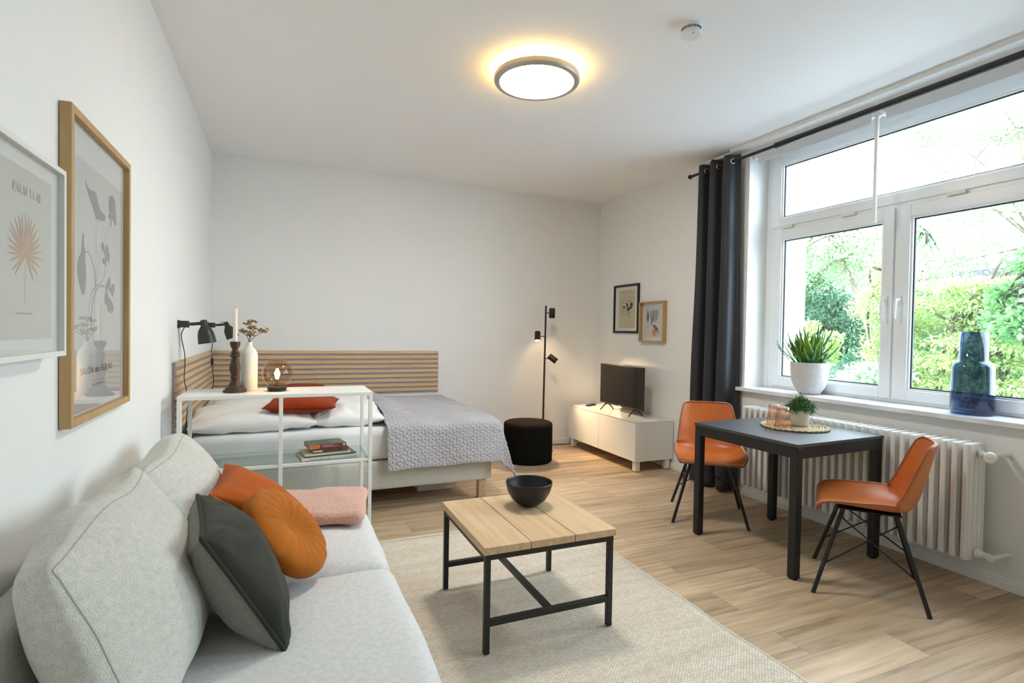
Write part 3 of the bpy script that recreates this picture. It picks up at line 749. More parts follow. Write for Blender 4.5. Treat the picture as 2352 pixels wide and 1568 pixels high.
MB().box(3.312, 3.35, 4.5, 5.02, .57, .80).build('back_cover', TVBODY, tv, bevel=.01)
MB().box(3.2835, 3.2849, 4.388, 5.136, .566, .976).build('screen', TVSCREEN, tv)
for yy in (4.5, 5.02):
    mb = MB()
    for dx in (-.085, .085): mb.tube([(3.298, yy, .552), (3.298+dx*.35, yy+.0, .54), (3.298+dx, yy+.0, .4855)], [.010, .008, .0055], 8)
    mb.build('foot', RUBBER, tv, smooth=True)
MB().box(3.2825, 3.2834, 4.735, 4.790, .555, .5605).build('logo', mat('silver_print', (.6, .58, .55), .4), tv)
rm = thing('remote_control', 'black remote control lying on the white bench left of the television', 'remote', (3.29, 5.36, .481))
R = Matrix.Rotation(math.radians(-62), 3, 'Z')
MB().obox((3.29, 5.345, .490), (.045, .165, .016), R).build('body', RUBBER, rm, bevel=.004)
mb = MB()
for a in range(3):
    for b in range(6): mb.obox(V((3.29, 5.345, .499))+R @ V((-.012+a*.012, -.06+b*.022, 0)), (.007, .008, .002), R)
mb.build('buttons', mat('remote_button', (.12, .11, .11), .6), rm)
st_ = MB().box(3.36, 3.44, 4.62, 4.86, .4812, .515).build('set_top_box', mat('grey_box_plastic', (.30, .28, .25), .4), bevel=.006, loc=(3.4, 4.74, .481))
tag(st_, 'flat grey set-top box behind the television on the bench', 'set-top box')
# prints above the bench
def RW(x): return lambda u, v, d: V((x-d, u, v))
bf = thing('framed_print', 'black framed print of dark berries headed SIMPLICITY above the television', 'picture', (3.53, 5.03, 1.6), group='framed prints above the television')
y0, y1, z0, z1 = 4.795, 5.265, 1.327, 1.868; w = .023
mb = MB(); rect_frame(mb, y0, y1, z0, z1, w, 3.517, 3.5395); mb.build('frame', BLACKF, bf, bevel=.001)
MB().box(3.532, 3.536, y0+w, y1-w, z0+w, z1-w).build('passepartout', PAPERW, bf)
MB().box(3.5305, 3.532, 4.870, 5.172, 1.384, 1.812).build('print_sheet', PAPERY, bf)
fn = RW(3.5303)
mb = MB()
for o_ in ([(5.0138, 1.6646), (4.9953, 1.6481), (4.9928, 1.627), (5.0122, 1.6199), (5.0306, 1.6337), (5.0331, 1.6548)], [(4.93, 1.6662), (4.9096, 1.655), (4.9113, 1.6292), (4.9371, 1.6198), (4.9592, 1.6258), (4.9601, 1.6519), (4.9473, 1.6617)], [(4.9853, 1.6163), (4.9502, 1.6203), (4.9238, 1.6141), (4.9275, 1.5961), (4.9667, 1.5895), (4.9706, 1.574), (4.9971, 1.5721), (5.0199, 1.5859), (5.0162, 1.6069)], [(5.1219, 1.6398), (5.0845, 1.6224), (5.0394, 1.6287), (5.0345, 1.618), (5.0611, 1.6041), (5.1026, 1.6151)], [(4.9744, 1.5584), (4.9632, 1.5644), (4.9651, 1.5452), (4.9801, 1.5455)], [(5.0495, 1.5313), (5.0407, 1.5391), (5.0342, 1.5336), (5.0428, 1.5233)]):
    mb.prism(smoothline(o_+[o_[0]], 4)[:-1], 0, .0004, fn)
for o_ in ([(5.1219, 1.6398), (5.1335, 1.6536), (5.1183, 1.6663), (5.0862, 1.6676), (5.0586, 1.6612), (5.0364, 1.6708)], [(5.0184, 1.67), (5.0145, 1.6856), (4.997, 1.6953), (4.9789, 1.684), (4.9659, 1.6912), (4.9481, 1.6852), (4.9431, 1.6668)], [(5.1195, 1.5729), (5.1063, 1.5912), (5.0836, 1.5958), (5.074, 1.5823), (5.0821, 1.5533), (5.1002, 1.5484), (5.1193, 1.5676)], [(5.0738, 1.577), (5.0374, 1.5733), (5.0145, 1.5595), (5.0095, 1.5462), (5.032, 1.5468), (5.0466, 1.5286)], [(5.0095, 1.5462), (4.9823, 1.5325), (4.9773, 1.5141), (4.9882, 1.497)]):
    stroke(mb, o_, .004, fn, .0004)
mb.build('berry_drawing', INKD, bf)
text_mesh('lettering', 'SIMPLICITY', mat('olive_ink', (.27, .24, .15), .8), bf, .030, lambda u, v, d: fn(5.118-u, 1.766+v, d), 1.12)
MB().prism([(5.062, 1.442), (4.972, 1.442), (4.972, 1.4445), (5.062, 1.4445)], 0, .0003, fn).build('caption_line', mat('faint_ink', (.42, .37, .25), .8), bf)
MB().box(3.5255, 3.527, y0+w, y1-w, z0+w, z1-w).build('glass_pane', PICGLASS, bf)
of = thing('framed_print', 'oak box-framed print of leaves and an orange fruit right of the black frame', 'picture', (3.52, 4.53, 1.45), group='framed prints above the television')
y0, y1, z0, z1 = 4.345, 4.745, 1.237, 1.660; w = .016
mb = MB(); rect_frame(mb, y0, y1, z0, z1, w, 3.490, 3.5395); mb.build('frame', OAKF, of, bevel=.001)
MB().box(3.533, 3.537, y0+w, y1-w, z0+w, z1-w).build('passepartout', PAPERW, of)
MB().box(3.5315, 3.533, 4.425, 4.695, 1.287, 1.613).build('print_sheet', PAPERS, of)
fn2 = RW(3.5313); ox_, oz_ = .0, .0
for nm, mm, o_, dd in (('blue_shape', INKB, [(4.6096, 1.5416), (4.5906, 1.5583), (4.5521, 1.5695), (4.4987, 1.5727), (4.472, 1.5647), (4.4671, 1.5308), (4.4733, 1.4924), (4.4987, 1.4638), (4.5326, 1.4505), (4.5637, 1.4572), (4.5957, 1.4797), (4.6085, 1.5095)], .0003), ('fruit_shape', INKO, [(4.5378, 1.3789), (4.5065, 1.3571), (4.4923, 1.3426), (4.5049, 1.3134), (4.5275, 1.3019), (4.551, 1.3128), (4.5673, 1.3371), (4.5644, 1.3641)], .0003)):
    MB().prism(smoothline(o_+[o_[0]], 4)[:-1], 0, dd, fn2).build(nm, mm, of)
mb = MB()
for o_ in ([(4.6482, 1.5808), (4.6337, 1.5546), (4.6187, 1.5097), (4.6207, 1.4752), (4.6394, 1.4432), (4.6589, 1.4757), (4.6629, 1.5007), (4.6545, 1.5353)], [(4.549, 1.523), (4.542, 1.4985), (4.5561, 1.4596), (4.582, 1.423), (4.5885, 1.4305), (4.5833, 1.4599), (4.5685, 1.4842)], [(4.574, 1.4181), (4.5314, 1.4164), (4.4888, 1.3959), (4.469, 1.3669), (4.4586, 1.3284), (4.4714, 1.3283), (4.4759, 1.35), (4.5065, 1.3571), (4.5302, 1.3813), (4.5541, 1.4033)]): mb.prism(smoothline(o_+[o_[0]], 3)[:-1], 0, .0007, fn2)
for o_ in ([(4.6394, 1.4432), (4.6399, 1.3911)], [(4.5781, 1.423), (4.6205, 1.401), (4.6396, 1.3812), (4.6469, 1.3613)]): stroke(mb, o_, .003, fn2, .0006)
mb.build('leaf_drawing', INKV, of)
MB().box(3.5285, 3.530, y0+w, y1-w, z0+w, z1-w).build('glass_pane', PICGLASS, of)
# cable on the floor behind pouf and bench
tag(MB().tube(smoothline([(2.55, 5.56, .006), (2.75, 5.585, .006), (2.95, 5.58, .006), (3.12, 5.555, .006), (3.25, 5.5, .006)], 5), .004, 6).build('power_cord', RUBBER, smooth=True, loc=(2.9, 5.57, 0)), 'black power cord lying along the wall beside the television bench', 'cord')

# pouf
po = rbox((.50, .50, .40), .03, n=8)
pc = V((2.335, 5.005, 0))
po = thing('pouf', 'round black felt pouf standing by the floor lamp', 'pouf', pc)
MB().lathe([(0, 0), (.235, 0), (.25, .012), (.2515, .20), (.250, .365)], pc, 64).build('side_cover', POUF, po, smooth=True, angle=50)
MB().lathe([(.250, .365), (.252, .370), (.246, .390), (.225, .402), (.12, .409), (0, .410)], pc, 64).build('seat_pad', mat('dark_brown_felt', (.02, .014, .010), .95, spec=.05), po, smooth=True)

# floor lamp
lp = V((2.665, 5.33, 0)); fl = thing('floor_lamp', 'slim black floor lamp with three spot heads behind the pouf', 'lamp', lp)
MB().lathe([(0, 0), (.115, 0), (.115, .014), (.108, .018), (0, .018)], lp, 40).build('base', BLACKM, fl, smooth=True, angle=40)
MB().tube([lp+V((0, 0, .018)), lp+V((.014, 0, 1.615))], .0105, 12).build('pole', BLACKM, fl, smooth=True, angle=50)
spots = []
for z, jd, jl, sd, lit in ((1.535, (.75, -.66, 0), .038, (.12, .25, -1), 0), (1.275, (-1, -.35, 0), .088, (-.18, -.40, -1), 1), (1.03, (.9, -.45, 0), .055, (.72, -.42, -.62), 1)):
    p = lp+V((.014*z/1.615, 0, z)); j = p+V(jd).normalized()*jl; sdn = V(sd).normalized()
    hb = MB().lathe([(.012, -.052), (.031, -.052), (.033, -.049), (.033, .052), (.030, .052), (.029, .0), (.0, -.005)], j+V(jd).normalized()*.033, 28, rot_to(sdn)).build('spot_head', mat('dark_bronze', (.05, .035, .024), .3, metal=.8), fl, smooth=True, angle=40)
    MB().tube([p, j+V(jd).normalized()*.006], .0055, 8).build('arm', BLACKM, fl, smooth=True)
    bl = MB().lathe([(0, .040), (.028, .040), (.028, .030), (0, .028)], j+V(jd).normalized()*.033, 20, rot_to(sdn)).build('bulb', mat('spot_bulb', (1, .9, .8), .3, emit=(1, .72, .42), estr=26 if lit else 6), fl)
    spots.append((j+V(jd).normalized()*.033+sdn*.056, sdn, lit))

# ------------------------------------------------------------------ bed
bed = thing('bed', 'double box-spring bed with cream base and white sheet in the back corner', 'bed', (.48, 4.76, 0))
bx0, bx1, by0, by1 = -.565, 1.535, 3.95, 5.565
b_ = weld(rbox((bx1-bx0, by1-by0, .215), .02, c=((bx0+bx1)/2, (by0+by1)/2, .2575), n=12, bulge=(.006, .006, 0)).build('box_base', BEDCLOTH, bed)); uvbox(b_.data)
m_ = weld(rbox((bx1-bx0-.01, by1-by0-.01, .235), .05, c=((bx0+bx1)/2, (by0+by1)/2, .483), n=40, bulge=(.004, .004, .005), wr=.003, wsc=6).build('mattress', SHEET, bed))
for xx in (bx0+.03, bx1-.10):
    for yy in (by0+.03, by1-.10): MB().box(xx, xx+.06, yy, yy+.06, 0, .15).build('leg', OAKVY, bed, bevel=.004)
tag(MB().box(1.02, 1.325, 4.30, 4.75, 0, .10).build('storage_box', mat('white_box_plastic', (.74, .74, .78), .5), bevel=.01, loc=(1.17, 4.5, 0)), 'white plastic storage box under the bed', 'box')
I3 = Matrix.Identity(3)
def rz(a): return Matrix.Rotation(math.radians(a), 3, 'Z')
def rx(a): return Matrix.Rotation(math.radians(a), 3, 'X')
def ry(a): return Matrix.Rotation(math.radians(a), 3, 'Y')
pillow('bed_pillow', 'large white pillow on the bed nearest the left wall', 'pillow', .80, .62, .17, rz(3) @ rx(3), (-.185, 4.30, .672), LINEN, 'white pillows on the bed', dip=.03, wr=.016, seed=2, power=.38)
pillow('bed_pillow', 'white pillow on the bed beside the grey quilt, half under it', 'pillow', .52, .62, .165, rz(-2) @ rx(3), (.455, 4.34, .672), LINEN, 'white pillows on the bed', dip=.03, wr=.016, seed=7, power=.38)
pillow('bed_pillow', 'white pillow at the headboard corner behind the large pillow', 'pillow', .76, .56, .16, rz(-4) @ rx(5), (-.16, 4.95, .675), LINEN, 'white pillows on the bed', dip=.03, wr=.016, seed=4, power=.38)
pillow('bed_pillow', 'white pillow at the back wall behind the rust cushion', 'pillow', .54, .56, .16, rz(4) @ rx(5), (.50, 4.97, .675), LINEN, 'white pillows on the bed', dip=.03, wr=.016, seed=5, power=.38)
pillow('rust_cushion', 'rust red velvet cushion lying across the white pillows on the bed', 'cushion', .48, .36, .13, rz(-9) @ rx(2), (.140, 4.19, .772), RUST, 'rust cushions on the bed', piping=RUST, dip=.07, wr=.006, seed=3)
pillow('rust_cushion', 'rust red velvet cushion leaning on the wall slats behind the globe lamp', 'cushion', .44, .40, .14, rz(6) @ rx(18), (.17, 5.20, .722), RUST, 'rust cushions on the bed', piping=RUST, dip=.07, wr=.006, seed=9)
# quilt
def rhomb(u, v, a=.031):
    """distance to the seams of a tumbling-block pattern"""
    s3 = math.sqrt(3); W = a*s3; best = None
    for ox_, oy_ in ((0, 0), (W/2, 1.5*a)):
        cx = round((u-ox_)/W)*W+ox_; cy = round((v-oy_)/(3*a))*3*a+oy_
        d = (u-cx)**2+(v-cy)**2
        if best is None or d < best[0]: best = (d, cx, cy)
    x, y = u-best[1], v-best[2]
    e = min(abs(W/2-abs(x*math.cos(t)+y*math.sin(t))) for t in (0, PI/3, 2*PI/3))
    for t in (PI/2, PI/2+2*PI/3, PI/2+4*PI/3):
        c_, s_ = math.cos(t), math.sin(t); al = x*c_+y*s_
        if al >= 0: e = min(e, abs(-x*s_+y*c_))
    return e
NU, NV = 400, 520
qx0 = .70; topw = 1.545-qx0; foot = .36; topl = 5.53-3.94; front = .345
def quilt(i, j):
    a = i/(NU-1)*(topw+foot); b = j/(NV-1)*(topl+front)
    over_x = max(0, a-topw); over_y = max(0, b-topl)
    x = qx0+min(a, topw); y = 5.53-min(b, topl); z = .628
    z += .075*math.exp(-((x-.74)/.15)**2)*min(1, max(0, (y-3.98)/.12)) + .045*math.sin(min(1, max(0, (y-4.0)/1.5))*PI)*math.sin(min(1, max(0, (x-.6)/.95))*PI)
    z += .012*noise.noise(V((x*4, y*4, 1)))
    r = .05
    ox, oy = over_x, over_y
    ex = ey = 0
    if ox > 0: ex = r*math.sin(min(PI/2, ox/r)); z -= r*(1-math.cos(min(PI/2, ox/r)))
    if oy > 0: ey = r*math.sin(min(PI/2, oy/r)); z -= r*(1-math.cos(min(PI/2, oy/r)))
    hx = max(0, ox-r*PI/2); hy = max(0, oy-r*PI/2)
    if hx and hy:
        h_ = math.hypot(hx, hy); z -= h_*.985; m = min(hx, hy); ex += .30*m+.13*hx; ey += .16*m+.09*hy
    else:
        z -= (hx+hy)*.985; ex += .13*hx; ey += .09*hy
    fl = .014*math.sin(b*9+1.0)*min(1, hx*5) ; fl2 = .012*math.sin(a*10+.6)*min(1, hy*5)
    ex += fl; ey += fl2
    z += .020*(a-.45)*min(1, hy*6)
    p = V((x+ex, y-ey, z))
    # slight rise of the front edge line and the fold-over on the pillow side
    g = min(1, rhomb(a, b)/.010); puff = .0055*(1-(1-g)**2)
    nrm = V((0, 0, 1)) if not (hx or hy) else V((hx, -hy, .1*(hx+hy))).normalized()
    if ox > 0 and not hx and oy == 0: nrm = V((math.sin(min(PI/2, ox/r)), 0, math.cos(min(PI/2, ox/r))))
    if oy > 0 and not hy and ox == 0: nrm = V((0, -math.sin(min(PI/2, oy/r)), math.cos(min(PI/2, oy/r))))
    return p+nrm*puff
q_ = MB().grid(quilt, NU, NV).build('quilt', QUILT, smooth=True, loc=(1.1, 4.7, .62)); md = q_.modifiers.new('thickness', 'SOLIDIFY'); md.thickness = .006; md.offset = -1
tag(q_, 'grey quilted velvet bedspread draped over the foot of the bed', 'bedspread')
# slatted wall panels
def slat_panel(label, fnb, L):
    pass
hb = thing('slat_panel', 'oak slatted headboard panel on the back wall behind the bed', 'wall panel', (.46, 5.60, .9), group='oak slat panels round the bed')
MB().box(-.580, 1.535, 5.598, 5.609, .665, 1.102).build('felt_backing', FELT, hb)
mb = MB()
for k in range(9): mb.box(-.580, 1.535, 5.587, 5.598, 1.073-k*.0487, 1.102-k*.0487)
mb.build('slats', wood('oak_slats_long', (.58, .375, .185), (.74, .51, .28), (2.2, 60, 90), 1., rough=.55), hb, bevel=.001)
hb = thing('slat_panel', 'oak slatted panel on the left wall beside the bed pillows', 'wall panel', (-.6, 4.68, .9), group='oak slat panels round the bed')
MB().box(XL+.001, XL+.011, 3.735, 5.582, .655, 1.102).build('felt_backing', FELT, hb)
mb = MB()
for k in range(9): mb.box(XL+.011, XL+.022, 3.745, 5.582, 1.073-k*.0487, 1.102-k*.0487)
mb.build('slats', wood('oak_slats_side', (.58, .375, .185), (.74, .51, .28), (60, 2.2, 90), 1., rough=.55), hb, bevel=.001)

# wall lamps
def wall_lamp(label, y, tilt):
    z = 1.335; t = thing('wall_lamp', label, 'lamp', (XL, y, z), group='dark bedside wall lamps')
    MB().box(XL, XL+.010, y-.024, y+.024, z-.026, z+.024).box(XL+.010, XL+.062, y-.020, y+.020, z-.022, z+.020).build('wall_bracket', LAMPDARK, t, bevel=.003)
    mb = MB().tube([(XL+.06, y, z), (XL+.072, y, z)], .008, 10).tube([(XL+.070, y, z), (XL+.128, y, z+.006)], .0105, 12)
    mb.build('arm', LAMPDARK, t, smooth=True, angle=50)
    R = ry(-tilt); top = V((XL+.140, y, z+.028)); dn = R @ V((0, 0, -1))
    prof = [(0, 0), (.016, 0), (.019, .004), (.021, .036), (.026, .045), (.040, .066), (.047, .09), (.050, .115), (.0525, .150), (.0505, .150), (.048, .115), (.044, .09), (.036, .066), (.02, .048), (0, .046)]
    MB().lathe(prof, top, 32, rot_to(dn)).build('lamp_shade', LAMPDARK, t, smooth=True, angle=50)
    if tilt > 15:
        MB().tube(smoothline([(XL+.10, y, z+.008), (XL+.115, y-.004, z+.030), (XL+.132, y, z+.026)], 4), .0022, 6).build('cord_loop', RUBBER, t, smooth=True)
    xs = XL+.032
    pts = [(xs+.004, y, z-.022), (xs-.012, y, z-.06), (xs-.010, y, z-.10), (xs+.004, y-.005, z-.17), (xs+.010, y-.01, z-.24), (xs+.006, y-.01, z-.31), (xs+.008, y-.015, z-.36), (xs+.022, y-.02, z-.42), (xs+.03, y-.02, z-.47), (xs+.02, y-.02, z-.60), (xs+.02, y-.02, z-.68)]
    if tilt > 15: pts = [(xs+.0, y, z-.022), (xs+.004, y, z-.06), (xs+.016, y, z-.10), (xs+.012, y, z-.16), (xs+.002, y, z-.22), (xs+.006, y, z-.28), (xs+.008, y, z-.36), (xs+.016, y, z-.45), (xs+.02, y, z-.50), (xs+.0, y, z-.60)]
    MB().tube(smoothline(pts, 4), .0028, 6).build('cord', RUBBER, t, smooth=True)
    k = 7 if tilt < 15 else 5
    a = V(pts[k]); b = V(pts[k+1]); d = (b-a).normalized()
    MB().obox(a.lerp(b, .5), (.020, .017, .062), rot_to(d)).build('cord_switch', RUBBER, t, bevel=.004)
wall_lamp('dark olive bell-shaped wall lamp nearer the camera, on the left wall', 3.92, 9)
wall_lamp('dark olive bell-shaped wall lamp above the corner of the slat panels', 5.345, 24)

# ------------------------------------------------------------------ console shelf
cx0, cx1, cy0, cy1, ct_ = -.528, .518, 3.40, 3.795, .935
cs_ = thing('console_shelf', 'narrow white metal console with glass shelf between sofa and bed', 'console table', (0, 3.6, 0))
MB().box(cx0, cx1, cy0, cy1, ct_-.022, ct_).build('top_panel', WHITEM, cs_, bevel=.002)
s = .022
for xx in (cx0, -.016, cx1-s):
    for yy in (cy0, cy1-s):
        if xx == -.016 and yy != cy0: continue
        MB().box(xx, xx+s, yy, yy+s, .0, ct_-.0222).build('post', WHITEM, cs_, bevel=.0015)
mb = MB()
for zz in (.512, .06):
    mb.box(cx0+s, cx1-s, cy0+.002, cy0+s-.002, zz-.009, zz+.009).box(cx0+s, cx1-s, cy1-s+.002, cy1-.002, zz-.009, zz+.009)
    for xx in (cx0, cx1-s): mb.box(xx+.002, xx+s-.002, cy0+s, cy1-s, zz-.009, zz+.009)
mb.build('rails', WHITEM, cs_, bevel=.001)
for zz in (.512,): MB().box(cx0+.008, cx1-.008, cy0+.024, cy1-.008, zz+.0095, zz+.0150).build('glass_shelf', SHELFGLASS, cs_)
GZ = .512+.0153
# on the console
cd = V((-.258, 3.575, ct_)); 
tag(MB().lathe([(0, 0), (.063, 0), (.064, .010), (.058, .016), (.050, .020), (.049, .028), (.040, .033), (.034, .037), (.033, .045), (.024, .060), (.020, .075), (.021, .080), (.0255, .084), (.0255, .090), (.020, .095), (.022, .105), (.029, .13), (.0305, .145), (.026, .17), (.019, .192), (.018, .205), (.026, .210), (.027, .218), (.021, .224), (.020, .228), (.025, .234), (.020, .240), (.0155, .25), (.0165, .256), (.024, .270), (.027, .280), (.0285, .293), (.026, .299), (.018, .300), (.0135, .300), (.0135, .285), (0, .285)], cd, 36).build('candlestick', DARKWOOD, smooth=True, angle=50, loc=cd), 'dark turned-wood candlestick on the white console', 'candlestick')
ca = cd+V((0, 0, .2855)); cn = thing('candle', 'tall slim ivory candle standing in the dark candlestick', 'candle', ca)
MB().lathe([(0, 0), (.0128, 0), (.0115, .205), (.0095, .212), (0, .211)], ca, 20).build('wax', CANDLE, cn, smooth=True, angle=50)
MB().tube([ca+V((0, 0, .210)), ca+V((.001, 0, .222))], .001, 5).build('wick', RUBBER, cn)
vz = V((-.186, 3.64, ct_))
tag(MB().lathe([(0, 0), (.044, 0), (.047, .005), (.0475, .10), (.0475, .218), (.045, .232), (.034, .252), (.022, .264), (.0165, .272), (.0160, .290), (.0175, .296), (.0155, .2965), (.013, .29), (.013, .272), (.03, .245), (.041, .22), (.041, .01), (0, .008)], vz, 44).build('bottle_vase', CERAM, smooth=True, loc=vz), 'tall matt cream ceramic bottle vase on the white console', 'vase')
random.seed(21)
def sprig(label, dx, dy, dz, n, spread):
    base = vz+V((random.uniform(-.003, .003), random.uniform(-.003, .003), .20)); neck = vz+V((dx*.06, dy*.06, .297)); top = vz+V((dx, dy, .297+dz))
    t = thing('dried_flower', label, 'dried flower', neck, group='dried flowers in the bottle vase')
    st = MB().tube(smoothline([base, neck, neck.lerp(top, .5)+V((dx*.08, 0, .005)), top-V((0, 0, .02))], 5), .0016, 6); hd = MB()
    for k in range(n):
        a = 2.4*k; r = spread*math.sqrt((k+.5)/n); q = top+V((r*math.cos(a), r*math.sin(a)*.8, .012*random.uniform(-1, 1)-.25*r))
        st.tube([top-V((0, 0, .022)), q], .0007, 4)
        for b in range(7):
            w = q+V((random.uniform(-.008, .008), random.uniform(-.008, .008), random.uniform(-.005, .006)))
            hd.lathe([(0, -.003), (.0042, -.001), (.0045, .002), (0, .004)], w, 6, rot_to((random.uniform(-.5, .5), random.uniform(-.5, .5), 1)))
    st.build('stem', STEMB, t); hd.build('flower_head', DRIED, t)
sprig('tallest dried umbel flower rising straight from the cream vase', .004, 0, .125, 10, .034)
sprig('dried umbel flower in the middle, just under the tallest one', .018, -.012, .090, 8, .028)
sprig('dried umbel flower leaning left towards the candle', -.032, -.008, .072, 8, .026)
sprig('dried umbel flower leaning far to the right over the globe lamp', .072, -.006, .078, 9, .030)
sprig('low dried umbel flower close above the neck of the vase', .008, -.02, .055, 9, .026)
gp = V((-.028, 3.585, ct_)); gl = thing('globe_lamp', 'smoked glass globe table lamp lit on the white console', 'lamp', gp)
MB().lathe([(0, 0), (.050, 0), (.053, .004), (.057, .020), (.058, .026), (.045, .028), (0, .028)], gp, 40).build('base', BLACKM, gl, smooth=True, angle=40)
MB().lathe([(.088*math.sin(a), .028+.080-.088*math.cos(a)) for a in np.linspace(.60, PI-.001, 26)], gp, 44).build('globe', SMOKED, gl, smooth=True)
MB().lathe([(.013, .028), (.013, .072), (.010, .074), (0, .074)], gp, 20).build('socket', mat('brass_socket', (.25, .15, .06), .35, metal=.7), gl, smooth=True, angle=40)
MB().lathe([(0, .074), (.009, .076), (.010, .084), (.015, .098), (.0165, .106), (.013, .117), (.006, .122), (0, .123)], gp, 24).build('bulb', BULB, gl, smooth=True)
# books on the glass shelf
def book(label, c, size, rotd, z, mc, mp=None, ms=None, spine_label=None, name='book', art=None):
    w, d, h = size; R = rz(rotd); c = V((c[0], c[1], z))
    t = thing(name, label, 'book' if name == 'book' else name, c, group='books and booklets on the glass shelf')
    k = .0022
    mb = MB().obox(c+V((0, 0, h-k/2)), (w, d, k), R).obox(c+V((0, 0, k/2)), (w, d, k), R)
    mb.build('cover', mc, t)
    MB().obox(c+R @ V((0, .002, h/2)), (w-.006, d-.008, h-2*k-.0003), R).build('pages', mp or PAPERY, t)
    sp_ = MB().obox(c+R @ V((0, -d/2+.0015, h/2)), (w, .003, h+.0004), R).build('spine', ms or mc, t, bevel=.001)
    if art: art(t, c, R, w, d, h)
    return z+h+.0008
def art_top(t, c, R, w, d, h):
    MB().obox(c+R @ V((-w/2+.031, -d/2-.0004, h/2)), (.062, .0008, h), R).build('spine_band', mat('orange_print', (.62, .17, .04), .5), t)
    MB().obox(c+R @ V((w/2-.014, -d/2-.0004, h*.6)), (.012, .0008, h*.5), R).build('spine_mark', PAPERW, t)
    mb = MB()
    for k in range(9): mb.obox(c+R @ V((-w/2+.080+k*.0075, -d/2-.0004, h*.66)), (.0055, .0008, .0028), R)
    for k in range(13): mb.obox(c+R @ V((-w/2+.080+k*.0075, -d/2-.0004, h*.36)), (.0052, .0008, .0016), R)
    mb.build('spine_title', PAPERW, t)
def art_brown(t, c, R, w, d, h):
    MB().obox(c+R @ V((-w/2+.028, -d/2-.0004, h*.42)), (.055, .0008, h*.28), R).build('spine_band', PAPERW, t)
    MB().obox(c+R @ V((w*.26, -d/2-.0004, h*.45)), (.022, .0008, h*.5), R).build('spine_badge', INKD, t)
def art_white(t, c, R, w, d, h):
    mb = MB()
    for k in (0, 1, 2, 3, 5, 6, 7, 9, 10): mb.obox(c+R @ V((-w/2+.05+k*.011, -d/2-.0004, h*.5)), (.007, .0008, .004), R)
    mb.build('spine_title', INKL, t)
z = GZ
z = book('large flat white magazine at the bottom of the book stack', (.262, 3.555), (.335, .225, .011), 8, z, mat('grey_cover', (.45, .46, .43), .4), PAPERW, PAPERW, art=art_white)
z = book('dark flat booklet lying on the white magazine in the stack', (.278, 3.575), (.285, .20, .006), 8, z, mat('charcoal_cover', (.05, .055, .045), .4), PAPERW)
z = book('cream thin booklet under the brown book in the stack', (.252, 3.565), (.272, .19, .008), 8, z, mat('cream_cover', (.68, .62, .46), .6), PAPERY)
z = book('thick brown-backed book second from the top of the stack', (.272, 3.572), (.212, .15, .028), 8, z, mat('brown_cover', (.16, .065, .035), .5, col2=(.10, .07, .055), vscale=25), mat('aged_pages', (.58, .44, .24), .8), art=art_brown)
z = book('book with green cover and red spine on top of the stack', (.252, 3.568), (.222, .16, .024), 10, z, mat('green_photo_cover', (.12, .16, .08), .35, col2=(.22, .30, .20), vscale=9), mat('tan_pages', (.50, .33, .17), .8), mat('crimson_spine', (.30, .03, .05), .4), art=art_top)

# ------------------------------------------------------------------ sofa
so = thing('sofa', 'long cream fabric sofa with loose back cushions along the left wall', 'sofa', (-.1, 2.0, 0))
SY0, SY1 = .32, 2.965
def part(mb, name, m):
    o = weld(mb.build(name, m, so)); uvbox(o.data); return o
part(rbox((.88, SY1-SY0-.03, .12), .03, c=(-.13, (SY0+SY1)/2, .185), n=10), 'base', SOFA)
for xx in (-.5, .24):
    for yy in (SY0+.1, (SY0+SY1)/2, SY1-.15): MB().lathe([(.018, .012), (.018, .128)], (xx, yy, 0), 14).build('leg', STEEL, so)
part(rbox((.10, SY1-SY0+.10, .52), .035, c=(-.548, (SY0+SY1)/2+.045, .445), n=14, bulge=(.003, 0, .004)), 'backrest', SOFA)
def seatc(y0, y1, seed):
    part(rbox((.99, y1-y0-.004, .185), .062, c=(-.095, (y0+y1)/2, .327), n=44, bulge=(.012, .006, .018), wr=.0035, wsc=3.5, seed=seed), 'seat_cushion', SOFASEAT)
seatc(2.085, 2.965, 1); seatc(1.20, 2.085, 5); seatc(.32, 1.20, 8)
def backc(yc, w, seed, lean=20, xo=0., zo=0., yaw=0):
    Rm = rz(yaw) @ ry(-lean); c = V((-.372+xo, yc, .628+zo)); size = (.215, w, .46); r = .045
    def sag(q, s):
        q.x += .022*(1-s[2]**2)*(1-s[1]**2)*(1 if s[0] > 0 else .2)
        q.x *= (1-.52*abs(s[1])**3.0)*(1-.40*max(0, s[2])**2.2)
        q.z += .012*(1-abs(s[1])**2.5)+.010*math.sin(s[1]*4.1+seed)*max(0, s[2])
        q.y *= 1-.03*s[2]**4
        return q
    o = part(rbox(size, r, R=Rm, c=c, n=46, bulge=(.038, .012, .012), wr=.0075, wsc=4.6, seed=seed, sag=sag), 'back_cushion', SOFA)
    pts = []
    hx, hy, hz = (q/2 for q in size); k = r*.30; off = V(so['_w'])
    bv = BVHTree.FromPolygons([tuple(v.co+off) for v in o.data.vertices], [tuple(p.vertices) for p in o.data.polygons])
    def sp(x, y, z):
        p = c+Rm @ sag(V((x, y, z)), (x/hx, y/hy, z/hz)); return bv.find_nearest(p)[0]
    for a in range(21): pts.append(sp(hx-k, -hy+k, -hz+k+(2*hz-2*k)*a/20))
    for a in range(1, 31): pts.append(sp(hx-k, -hy+k+(2*hy-2*k)*a/30, hz-k))
    mb = MB().tube(smoothline([tuple(p) for p in pts], 2), .0019, 6); sm = mb.build('seam', SOFASEAM, None, smooth=True)
    for v in sm.data.vertices: v.co -= off
    sm.parent = o
SOFASEAM = mat('sofa_seam', (.46, .445, .395), .9)
backc(1.692, .79, 3.0); backc(2.535, .80, 6.0, lean=20, zo=-.035)
